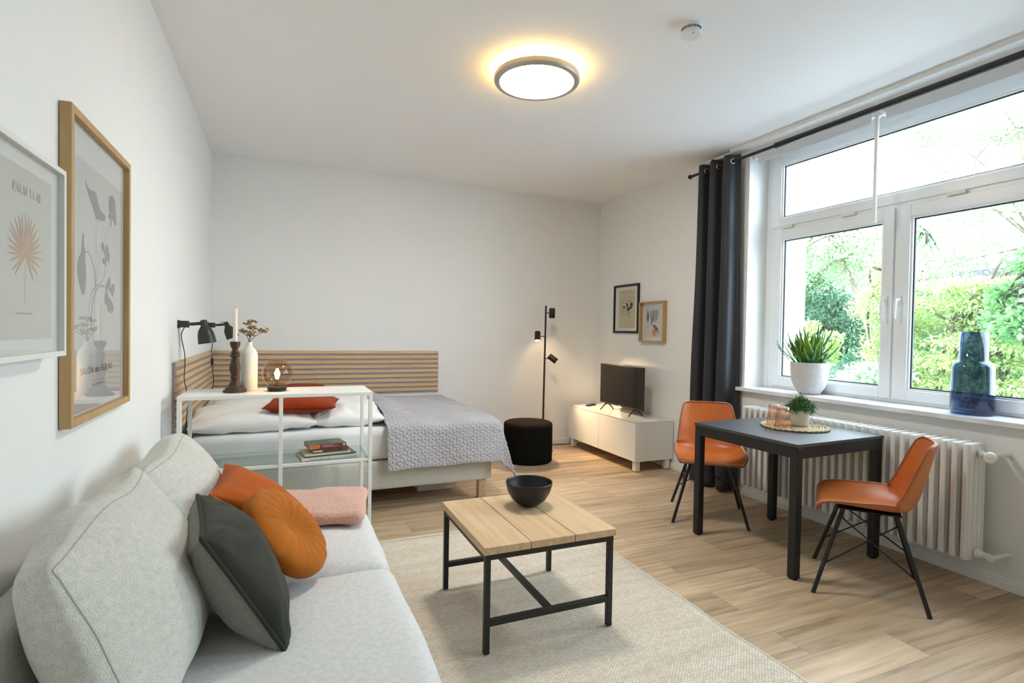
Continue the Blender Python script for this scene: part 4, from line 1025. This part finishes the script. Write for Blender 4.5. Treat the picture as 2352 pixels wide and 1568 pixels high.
# cushions on the sofa
pillow('velvet_cushion', 'dark green-grey velvet cushion with grey linen back leaning on the near sofa cushion', 'cushion', .46, .41, .205, frame3((-.144, .989, -.022), (-.47, -.213, .856)), (-.118, 1.80, .597), GREENV, mback=GREYL, names=('velvet_front', 'linen_back'), piping=GREENV, pr=.006, dip=.06, wr=.015, seed=1.5, power=.42)
pillow('velvet_cushion', 'square burnt-orange velvet cushion behind the round one on the sofa', 'cushion', .42, .42, .17, frame3((.03, 1, .03), (-.78, .0, .62)), (-.065, 2.40, .590), ORANGE, piping=ORANGE, pr=.006, dip=.06, wr=.010, seed=8)
rc = V((.018, 2.05, .598)); rn = V((.70, -.24, .66)).normalized()
rcu = thing('round_cushion', 'round amber velvet cushion with buttoned centre leaning on the sofa seat', 'cushion', rc)
RR = rot_to(rn)
def rprof(i, j):
    f = j/28; a = 2*PI*i/96; t_ = math.pi*f
    r = .180*math.sin(t_)**.55 if 0 < f < 1 else 0; z = .052*math.copysign(abs(math.cos(t_))**.8, math.cos(t_))
    rr_ = r/.180; dim = -.024*math.exp(-(rr_/.34)**2)-.010*math.exp(-(rr_/.12)**2)*math.copysign(1, z)*(1 if abs(z) > .01 else 0)
    pl = .0042*math.sin(a*19+1.6*math.sin(3*a)+.8*math.sin(5*a))*min(1, rr_*1.6)*(1.15-rr_)*math.copysign(1, z) + .004*noise.noise(V((math.cos(a)*4*rr_, math.sin(a)*4*rr_, 2)))
    return rc+RR @ V((r*math.cos(a)*(1+.012*math.sin(a*31)*(rr_ > .85)), r*math.sin(a), z+dim+pl))
weld(MB().grid(rprof, 96, 29, wrap_u=True).build('cover', AMBER, rcu))
MB().lathe([(0, .010), (.012, .008), (.014, .002), (0, 0)], rc+rn*.012, 16, RR).build('button', AMBER, rcu, smooth=True)
# throw
tq = rbox((.44, .42, .06), .026, R=rz(-12), c=(.165, 2.715, .470), n=36, bulge=(.004, .004, .016), wr=.006, wsc=6, seed=4)
th = weld(tq.build('throw_blanket', PINKT, loc=(.205, 2.715, .44))); uvbox(th.data)
tag(th, 'folded blush pink knitted throw on the far sofa seat', 'blanket')

# ------------------------------------------------------------------ pictures on the left wall
def LW(x): return lambda u, v, d: V((x+d, u, v))
opo = thing('framed_poster', 'large oak framed poster of grey flowers lettered SALÓN des FLEURS', 'picture', (XL, 2.31, 1.49), group='framed posters on the left wall')
y0, y1, z0, z1, w = 1.965, 2.632, 1.012, 1.972, .024
mb = MB(); rect_frame(mb, y0, y1, z0, z1, w, XL+.002, XL+.032); mb.build('frame', OAKF, opo, bevel=.001)
MB().box(XL+.006, XL+.012, y0+w, y1-w, z0+w, z1-w).build('backing_sheet', PAPERW, opo)
MB().box(XL+.012, XL+.0128, 2.018, 2.598, 1.040, 1.848).build('print_sheet', PAPERS, opo)
fp = LW(XL+.0130); mb = MB()
for o_ in ([(2.1556, 1.794), (2.1634, 1.7815), (2.1856, 1.7706), (2.2141, 1.7706), (2.2493, 1.7732), (2.2699, 1.7658), (2.2799, 1.7489), (2.2988, 1.7298), (2.3243, 1.7193), (2.3611, 1.7166), (2.3706, 1.7064), (2.3507, 1.6928), (2.3118, 1.6877), (2.2621, 1.6862), (2.25, 1.6972), (2.2261, 1.7187), (2.1972, 1.7384), (2.1712, 1.7581), (2.1579, 1.7766)], [(2.4348, 1.8028), (2.4637, 1.8051), (2.4877, 1.7893), (2.497, 1.7617), (2.5065, 1.7295), (2.5038, 1.7077), (2.4887, 1.7009), (2.4692, 1.71), (2.4472, 1.7185), (2.4416, 1.7092), (2.4361, 1.6876), (2.4261, 1.69), (2.4272, 1.7128), (2.4047, 1.7127), (2.4005, 1.7221), (2.4157, 1.7311), (2.4084, 1.7562), (2.4082, 1.7805), (2.4206, 1.7955)],
    [(2.1322, 1.6152), (2.1397, 1.6046), (2.1399, 1.5796), (2.1486, 1.5665), (2.1595, 1.5589), (2.1509, 1.5488), (2.1565, 1.5206), (2.1622, 1.4923), (2.1602, 1.4595), (2.1496, 1.4299), (2.1368, 1.4155), (2.1177, 1.4261), (2.0948, 1.4545), (2.0804, 1.4811), (2.0813, 1.5089), (2.0943, 1.5348), (2.1117, 1.5474), (2.1168, 1.5622), (2.1218, 1.5877), (2.127, 1.6097)],
    [(2.3279, 1.6129), (2.3489, 1.6092), (2.365, 1.5914), (2.3729, 1.6086), (2.3851, 1.6119), (2.4059, 1.607), (2.4088, 1.5931), (2.4245, 1.5787), (2.4176, 1.5615), (2.4065, 1.5512), (2.3926, 1.5545), (2.3789, 1.555), (2.3791, 1.5369), (2.3724, 1.531), (2.3616, 1.539), (2.3391, 1.5406), (2.3337, 1.5518), (2.3454, 1.5603), (2.3627, 1.5612), (2.3585, 1.5786), (2.3321, 1.5871), (2.3165, 1.6007)],
    [(2.4211, 1.4973), (2.4326, 1.4888), (2.4299, 1.472), (2.4145, 1.4565), (2.3868, 1.4527), (2.3772, 1.4621), (2.3865, 1.477), (2.4043, 1.4914)], [(2.4646, 1.4767), (2.484, 1.4718), (2.4842, 1.4506), (2.4681, 1.4328), (2.4505, 1.4285), (2.4389, 1.4395), (2.4146, 1.4463), (2.4075, 1.454), (2.4329, 1.4619), (2.4471, 1.4733)],
    [(2.3868, 1.4527), (2.4008, 1.4373), (2.4078, 1.4254), (2.4363, 1.4144), (2.4655, 1.399), (2.4731, 1.3824), (2.4585, 1.3672), (2.4368, 1.3655), (2.4224, 1.3767), (2.4127, 1.3682), (2.3972, 1.3759), (2.3833, 1.3958), (2.3643, 1.399), (2.3588, 1.4148), (2.3693, 1.4395)]):
    mb.prism(smoothline(o_+[o_[0]], 3)[:-1], 0, .0004, fp)
for o_, ww in (([(2.2621, 1.6862), (2.2633, 1.5552), (2.2582, 1.4404), (2.2432, 1.3638), (2.2323, 1.2504)], .0022), ([(2.4119, 1.6977), (2.3514, 1.6175), (2.3067, 1.5604), (2.276, 1.4992), (2.2678, 1.4525)], .0022), ([(2.1595, 1.5589), (2.1929, 1.5559), (2.2277, 1.5284), (2.2517, 1.4969), (2.2581, 1.448)], .0045), ([(2.3616, 1.5311), (2.3527, 1.4943), (2.3139, 1.4674), (2.2641, 1.4542), (2.2168, 1.4266), (2.1942, 1.3884), (2.1888, 1.355)], .004), ([(2.38, 1.4522), (2.3398, 1.4603), (2.295, 1.4536), (2.2582, 1.4347), (2.2346, 1.4088), (2.2174, 1.3631), (2.212, 1.307)], .006)):
    stroke(mb, o_, ww, fp, .0003)
mb.build('flower_drawing', INKG, opo)
text_mesh('lettering', 'SALÓN des FLEURS', mat('poster_ink', (.05, .02, .015), .7), opo, .0325, lambda u, v, d: fp(2.108+u, 1.159+v, d), 1.08, sx=1.19)
mb = MB()
stroke(mb, [(2.222, 1.113), (2.232, 1.120), (2.238, 1.114), (2.248, 1.121), (2.256, 1.113), (2.268, 1.122), (2.275, 1.113), (2.288, 1.121), (2.297, 1.113), (2.310, 1.120), (2.322, 1.114), (2.336, 1.121), (2.350, 1.115), (2.370, 1.119)], .0016, fp, .0003)
for yy in (2.246, 2.282, 2.342): stroke(mb, [(yy, 1.128), (yy+.006, 1.134)], .0015, fp, .0003)
mb.build('signature', INKR, opo)
MB().box(XL+.0165, XL+.0180, y0+w-.002, y1-w+.002, z0+w-.002, z1-w+.002).build('glass_pane', PICGLASS, opo)

pa = thing('framed_poster', 'white framed print of a terracotta palm leaf headed PALM LEAF', 'picture', (XL, 1.55, 1.49), group='framed posters on the left wall')
y0, y1, z0, z1, w = 1.245, 1.858, 1.235, 1.742, .014
mb = MB(); rect_frame(mb, y0, y1, z0, z1, w, XL+.002, XL+.052); mb.build('frame', WHITEF, pa, bevel=.001)
MB().box(XL+.030, XL+.036, y0+w, y1-w, z0+w, z1-w).build('passepartout', PAPERW, pa)
MB().box(XL+.036, XL+.0370, 1.30, 1.800, 1.284, 1.690).build('print_sheet', PAPERG, pa)
fp2 = LW(XL+.0374); mb = MB(); k0 = (1.644, 1.487)
tips = [(1.6202, 1.5806), (1.6442, 1.5848), (1.6615, 1.5846), (1.6773, 1.5782), (1.6947, 1.5704), (1.7113, 1.5589), (1.7262, 1.5418), (1.7338, 1.5252), (1.7401, 1.5062), (1.7422, 1.4843), (1.7318, 1.4634), (1.7148, 1.4416), (1.6864, 1.4273), (1.5857, 1.4341), (1.5729, 1.4435), (1.5556, 1.462), (1.5465, 1.48), (1.5476, 1.4967), (1.5487, 1.5149), (1.5594, 1.5352), (1.5653, 1.5495), (1.5858, 1.5625), (1.6028, 1.5721)]
for k, tp in enumerate(tips):
    dx, dy = tp[0]-k0[0], tp[1]-k0[1]; L = math.hypot(dx, dy); nx, ny = -dy/L, dx/L; ww = .0046 if abs(dy) > abs(dx) else .0036
    ol = [(k0[0]+dx*f+nx*ww*g_, k0[1]+dy*f+ny*ww*g_) for f, g_ in ((0, .35), (.25, .75), (.5, 1), (.75, .72), (1, 0), (.75, -.72), (.5, -1), (.25, -.75), (0, -.35))]
    mb.prism(ol, 0, .0003+.00002*k, fp2)
stroke(mb, [(1.642, 1.480), (1.640, 1.43), (1.638, 1.370)], .0014, fp2, .0003)
mb.build('palm_leaf', INKT, pa)
# narrow serif capitals drawn as strokes on a 0-1 cell
GL = {'P': (.62, [((.14, 0), (.14, 1), .10), ((0, 0), (.28, 0), .035), ((0, 1), (.2, 1), .035)], [[(.14, 1), (.40, .99), (.55, .88), (.57, .74), (.52, .60), (.38, .51), (.14, .50)]]),
      'A': (.78, [((.06, 0), (.38, 1), .045), ((.38, 1), (.68, 0), .11), ((.17, .36), (.57, .36), .035), ((-.02, 0), (.18, 0), .035), ((.56, 0), (.80, 0), .035)], []),
      'L': (.62, [((.14, 0), (.14, 1), .10), ((0, 1), (.28, 1), .035), ((0, 0), (.52, 0), .04), ((.54, 0), (.55, .24), .04)], []),
      'M': (.98, [((.12, 0), (.12, 1), .05), ((.12, 1), (.46, 0), .10), ((.46, 0), (.80, 1), .045), ((.80, 1), (.80, 0), .10), ((0, 0), (.24, 0), .035), ((.66, 0), (.94, 0), .035), ((0, 1), (.14, 1), .035), ((.8, 1), (.94, 1), .035)], []),
      'E': (.62, [((.14, 0), (.14, 1), .10), ((0, 1), (.52, 1), .04), ((0, 0), (.54, 0), .04), ((.14, .52), (.40, .52), .035), ((.53, 1), (.54, .8), .04), ((.55, 0), (.56, .22), .04)], []),
      'F': (.58, [((.14, 0), (.14, 1), .10), ((0, 1), (.52, 1), .04), ((0, 0), (.28, 0), .035), ((.14, .52), (.40, .52), .035), ((.53, 1), (.54, .8), .04)], []), ' ': (.36, [], [])}
mb = MB(); hgt = .0195; adv = sum(GL[c][0]+.14 for c in 'PALM LEAF'); kx = .163/adv; px = 1.5745
for c in 'PALM LEAF':
    wd, ln, cv = GL[c]; f_ = lambda p: (px+p[0]*kx, 1.6275+p[1]*hgt)
    for a, b, ww in ln: stroke(mb, [f_(a), f_(b)], ww*(kx if abs(a[0]-b[0]) < .5*abs(a[1]-b[1])+.001 else hgt), fp2, .0003, False)
    for cc in cv: stroke(mb, [f_(q) for q in cc], .07*kx, fp2, .0003)
    px += (wd+.14)*kx
mb.build('lettering', INKL, pa)
mb = MB()
for k, (a, h_) in enumerate([(.0, .006), (.006, .004), (.012, .004), (.018, .004), (.024, .004), (.034, .004), (.040, .004), (.046, .006), (.053, .004), (.060, .004), (.067, .004), (.073, .004), (.080, .006)]):
    stroke(mb, [(1.594+a, 1.344), (1.596+a, 1.344+h_)], .0016, fp2, .0003, False); stroke(mb, [(1.596+a, 1.344+h_*.9), (1.599+a, 1.344)], .0013, fp2, .0003, False)
mb.build('caption', mat('caption_ink', (.44, .43, .40), .8), pa)
MB().box(XL+.0385, XL+.0400, y0+w-.002, y1-w+.002, z0+w-.002, z1-w+.002).build('glass_pane', PICGLASS, pa)

# ------------------------------------------------------------------ ceiling lamp and detector
lc = V((1.395, 2.955, ZC)); cl = thing('ceiling_lamp', 'round lit ceiling lamp with nickel rim and glowing halo', 'lamp', lc)
MB().lathe([(0, 0), (.185, 0), (.185, -.012), (0, -.012)], lc, 64).build('ceiling_plate', TRIM, cl, smooth=True, angle=30)
MB().lathe([(.0, -.0125), (.17, -.0125), (.17, -.030), (0, -.030)], lc, 48).build('lamp_body', TRIM, cl, smooth=True, angle=30)
MB().lathe([(.150, -.0305), (.225, -.0305), (.225, -.0345), (.150, -.0345)], lc, 64, closed=True).build('back_light', HALO, cl)
MB().lathe([(.0, -.036), (.246, -.036), (.257, -.042), (.257, -.068), (.251, -.076), (.225, -.078), (.222, -.076), (.222, -.066), (0, -.066)], lc, 96).build('rim', LAMPRING, cl, smooth=True, angle=35)
MB().lathe([(.2215, -.0665), (.2215, -.0755), (.12, -.081), (0, -.082)], lc, 64).build('diffuser', OPAL, cl, smooth=True)
dc = V((1.905, 2.20, ZC)); de = thing('smoke_detector', 'small round white smoke detector on the ceiling', 'smoke detector', dc)
MB().lathe([(0, 0), (.050, 0), (.050, -.010), (.047, -.012), (.0475, -.034), (.053, -.036), (.054, -.044), (.050, -.050), (0, -.051)], dc, 48).build('housing', DETECT, de, smooth=True, angle=35)
mb = MB()
for k in range(34):
    a = 2*PI*k/34; mb.obox(dc+V((.0474*math.cos(a), .0474*math.sin(a), -.0225)), (.002, .0042, .012), Matrix.Rotation(a, 3, 'Z'))
mb.build('vent_slots', SLOT, de)
MB().lathe([(0, -.0509), (.005, -.0509), (.005, -.0518), (0, -.0518)], dc+V((-.012, -.03, 0)), 12).build('test_light', mat('grey_dot', (.25, .33, .36), .5), de)

# ------------------------------------------------------------------ outside
struct(MB().box(3.95, 40, -30, 45, -1.6, -1.5).build('ground', mat('garden_ground', (.36, .40, .46), .9)))
tag(MB().box(3.93, 5.35, 4.235, 4.6, -1.5, 5.5).build('wing_wall', mat('white_render', (.85, .85, .84), .8), loc=(4.6, 4.4, -1.5)), 'white outside wall standing left of the garden view', 'wall')
bd = thing('garden_building', 'flat-roofed pale house with dark eaves beyond the trees', 'building', (17, 8, -1.5))
MB().box(16.2, 20, 6.0, 10.2, -1.5, 2.72).build('wall', mat('ochre_wall', (.55, .42, .28), .8), bd)
MB().box(15.9, 20.2, 5.9, 9.3, 2.86, 3.06).build('roof_edge', mat('dark_fascia', (.05, .055, .06), .6), bd)
MB().box(16.0, 20, 5.95, 9.25, 2.72, 2.86).build('soffit', mat('timber_soffit', (.60, .44, .27), .7), bd)
mb = MB()
for k in range(3): mb.box(16.16, 16.21, 6.5+k*1.15, 7.3+k*1.15, 1.2, 2.2)
mb.build('windows', mat('far_window', (.2, .24, .26), .2), bd)
gg = thing('garden_shed', 'dark grey flat shed behind the branches at the right', 'shed', (11.5, 4.6, -1.5))
MB().box(11.0, 13.5, 3.2, 5.1, -1.5, 1.24).build('shed_wall', mat('grey_cladding', (.13, .14, .15), .7), gg)
MB().box(10.9, 13.6, 3.1, 5.2, 1.24, 1.30).build('shed_roof', mat('shed_edge', (.5, .5, .5), .6), gg)
tag(MB().box(8.9, 9.0, 3.93, 4.12, -1.5, .80).build('white_board', mat('white_panel', (.8, .8, .8), .6), loc=(8.95, 4.02, -1.5)), 'white panel among the bushes beside the blue vase', 'panel')
fe = thing('garden_fence', 'white picket fence behind the leaning tree trunk', 'fence', (12, 8.2, -1.5))
for zz in (.9, 1.95): MB().box(12.02, 12.06, 7.4, 9.6, zz, zz+.08).build('rail', TRIM, fe)
for k in range(15): MB().box(11.98, 12.02, 7.4+k*.15, 7.48+k*.15, -1.5, 2.15).build('picket', TRIM, fe)
def leafm(name, c1, c2):
    m, n, l, b = nt(name)
    gi = n.new('ShaderNodeNewGeometry'); r = n.new('ShaderNodeValToRGB'); l.new(gi.outputs['Random Per Island'], r.inputs[0])
    r.color_ramp.elements[0].color = (*c1, 1); r.color_ramp.elements[1].color = (*c2, 1)
    l.new(r.outputs[0], b.inputs['Base Color']); b.inputs['Roughness'].default_value = .5; b.inputs['Specular IOR Level'].default_value = .3
    tl = n.new('ShaderNodeBsdfTranslucent'); l.new(r.outputs[0], tl.inputs[0]); mx = n.new('ShaderNodeMixShader'); mx.inputs[0].default_value = .45
    l.new(b.outputs[0], mx.inputs[1]); l.new(tl.outputs[0], mx.inputs[2]); l.new(mx.outputs[0], n['Material Output'].inputs['Surface'])
    return m
LD = leafm('dark_tree_leaf', (.05, .12, .075), (.13, .27, .14)); LM = leafm('mid_tree_leaf', (.11, .28, .09), (.27, .48, .20)); LLt = leafm('pale_tree_leaf', (.25, .42, .17), (.45, .65, .36)); LY = leafm('yellow_green_leaf', (.30, .42, .13), (.52, .62, .30)); LP = leafm('shrub_leaf', (.25, .42, .22), (.50, .66, .44))
BARK = mat('grey_bark', (.16, .135, .10), .9, var=.4, vscale=9); BARKD = mat('dark_bark', (.05, .04, .03), .9, var=.4, vscale=9)
def tree(name, label, cat, base, trunk, blobs, n, size, m, bark, seed, r0=.08, twigs=20, **k):
    t = thing(name, label, cat, base); g_ = random.Random(seed)
    mb = MB(); pts = [V(base)]+[V(p) for p in trunk]; mb.tube(smoothline([tuple(p) for p in pts], 4), [r0*(1-.75*i/((len(pts)-1)*4)) for i in range((len(pts)-1)*4+1)], 9)
    for q in range(twigs):
        b_ = blobs[q % len(blobs)]; i = g_.randrange(max(0, len(pts)-2), len(pts)-0) if len(pts) > 2 else len(pts)-1
        a = pts[i]; rr = b_[3] if len(b_) == 4 else b_[3]
        e = V(b_[:3])+V((g_.uniform(-.7, .7)*rr, g_.uniform(-.7, .7)*rr, g_.uniform(-.5, .6)*rr))
        mid = a.lerp(e, .5)+V((g_.uniform(-.15, .15), g_.uniform(-.15, .15), g_.uniform(0, .25)))
        mb.tube(smoothline([tuple(a), tuple(mid), tuple(e)], 4), [r0*.35*(1-.1*i) for i in range(9)], 5)
    mb.build('trunk', bark, t, smooth=True)
    vs, fs = leafcloud(blobs, n, size, seed=seed, **k); npmesh('crown', vs, fs, m, t)
def blobs(y0, y1, z0, z1, x, dx, n, r, seed):
    g_ = random.Random(seed); return [(x+g_.uniform(-dx, dx), g_.uniform(y0, y1), g_.uniform(z0, z1), r*g_.uniform(.7, 1.3), r*g_.uniform(.7, 1.3), r*g_.uniform(.5, .9)) for _ in range(n)]
tree('dense_tree', 'dense dark green tree beyond the window left of the sash handle', 'tree', (9.3, 6.6, -1.5), [(9.3, 6.6, .5), (9.35, 6.7, 2.0)], blobs(6.0, 7.5, .4, 2.4, 9.3, .6, 26, .45, 1), 20000, .066, LD, BARKD, 1, hollow=.55)
tree('slender_tree', 'slender tree with leaning pale trunk and light leaves in the left pane', 'tree', (8.3, 5.25, -1.5), [(8.3, 5.33, .7), (8.3, 5.43, 1.42), (8.3, 5.70, 2.1), (8.3, 5.95, 2.6), (8.3, 6.2, 3.0)], blobs(5.3, 6.9, 2.25, 3.0, 8.4, .4, 16, .34, 2), 9000, .055, LLt, BARK, 2, r0=.085, hollow=.35)
tree('feathery_tree', 'yellow-green feathery tree just left of the window mullion', 'tree', (7.5, 4.55, -1.5), [(7.5, 4.6, .6), (7.5, 4.65, 2.2)], [(7.5, 4.62+.0*q, .4+q*.22, .38-.008*q, .46-.012*q, .20) for q in range(10)]+blobs(4.6, 5.0, .6, 2.5, 7.5, .25, 8, .26, 9), 12000, .055, LY, BARKD, 3, asp=.35, up=.1, hollow=.3)
tree('pale_shrub', 'low pale-leaved shrub outside, at the bottom of the left pane', 'shrub', (6.1, 4.1, -1.5), [(6.1, 4.1, .2)], blobs(3.75, 4.5, .1, .95, 6.1, .3, 14, .25, 4), 6500, .075, LP, BARKD, 4, r0=.03, asp=.6)
tree('spreading_tree', 'broad yellow-green tree with layered branches filling the right pane', 'tree', (7.9, 3.55, -1.5), [(7.9, 3.55, .4), (7.85, 3.6, 1.3), (7.8, 3.7, 2.0)], [(7.6+random.Random(q).uniform(-.4, .5), 3.05+random.Random(q+50).random()*1.35, .15+(q % 9)*.225, .42, .46, .10) for q in range(46)], 23000, .058, LY, BARK, 5, asp=.5, up=.6, hollow=.2, twigs=30)
tree('airy_tree', 'pale airy tree high behind the right pane and transom', 'tree', (9.3, 3.7, -1.5), [(9.3, 3.7, 1.0), (9.25, 3.85, 2.6), (9.2, 4.1, 4.2)], blobs(3.6, 5.3, 2.3, 4.7, 9.2, .6, 34, .36, 6), 15000, .058, LLt, BARK, 6, hollow=.2, twigs=8, r0=.05)
tree('leafy_tree', 'mid-green leafy tree at the right edge of the window', 'tree', (7.1, 2.75, -1.5), [(7.1, 2.75, 1.0), (7.1, 2.85, 2.1)], blobs(2.75, 3.3, 1.45, 2.15, 7.1, .2, 12, .22, 7), 6000, .07, LM, BARKD, 7, asp=.7, hollow=.3)
tree('young_shrub', 'lime shrub at the foot of the white outside wall', 'shrub', (6.4, 4.95, -1.5), [(6.4, 4.95, .6), (6.4, 5.0, 1.35)], blobs(4.75, 5.15, .9, 1.5, 6.4, .2, 10, .16, 8), 3600, .055, LY, BARKD, 8, r0=.03)
tree('tall_tree', 'tall light green tree farthest back, behind the slender leaning trunk', 'tree', (12.5, 7.0, -1.5), [(12.5, 7.0, 1.5), (12.4, 7.0, 3.6)], blobs(5.6, 9.6, .5, 3.6, 12.4, .8, 40, .6, 12), 14000, .095, LM, BARKD, 12, hollow=.3)
tree('background_tree', 'mid-green tree behind the broad yellow-green one in the right pane', 'tree', (10.5, 4.6, -1.5), [(10.5, 4.6, 1.0), (10.5, 4.6, 2.2)], blobs(3.6, 5.9, .1, 2.1, 10.4, .5, 30, .42, 13), 14000, .08, LM, BARKD, 13, hollow=.3)

# ------------------------------------------------------------------ light
W = bpy.data.worlds.new('sky'); bpy.context.scene.world = W; W.use_nodes = True
bg = W.node_tree.nodes['Background']; bg.inputs[0].default_value = (.74, .895, 1.0, 1); bg.inputs[1].default_value = 7.4
def lamp(kind, name, loc, power, col, **k):
    d = bpy.data.lights.new(name, kind); d.energy = power; d.color = col
    for a, b in k.items(): setattr(d, a, b)
    o = bpy.data.objects.new(name, d); C.objects.link(o); o.location = loc; return o
for a, b in ((WY0, WY1), (.0, .75)):
    pl = lamp('AREA', 'window_portal', (3.925, (a+b)/2, (WZ0+WZ1)/2), 1, (1, 1, 1), shape='RECTANGLE', size=WZ1-WZ0, size_y=b-a)
    pl.rotation_euler = (0, math.radians(90), 0); pl.data.cycles.is_portal = True
for p, d, lit in spots:
    o = lamp('SPOT', 'spot_beam', p, 26 if lit else 4, (1, .70, .40), spot_size=math.radians(88), spot_blend=.7, shadow_soft_size=.025)
    o.rotation_euler = d.to_track_quat('-Z', 'Y').to_euler()

sc = bpy.context.scene
sc.view_settings.view_transform = 'Standard'; sc.view_settings.look = 'None'; sc.view_settings.exposure = 1.02; sc.view_settings.gamma = 1; sc.view_settings.use_curve_mapping = False
sc.cycles.use_denoising = True; sc.cycles.max_bounces = 10; sc.cycles.diffuse_bounces = 6; sc.cycles.glossy_bounces = 4; sc.cycles.transmission_bounces = 8; sc.cycles.transparent_max_bounces = 16
sc.cycles.sample_clamp_indirect = 8; sc.cycles.caustics_reflective = False; sc.cycles.caustics_refractive = False
for o in bpy.data.objects:
    if '_w' in o: del o['_w']
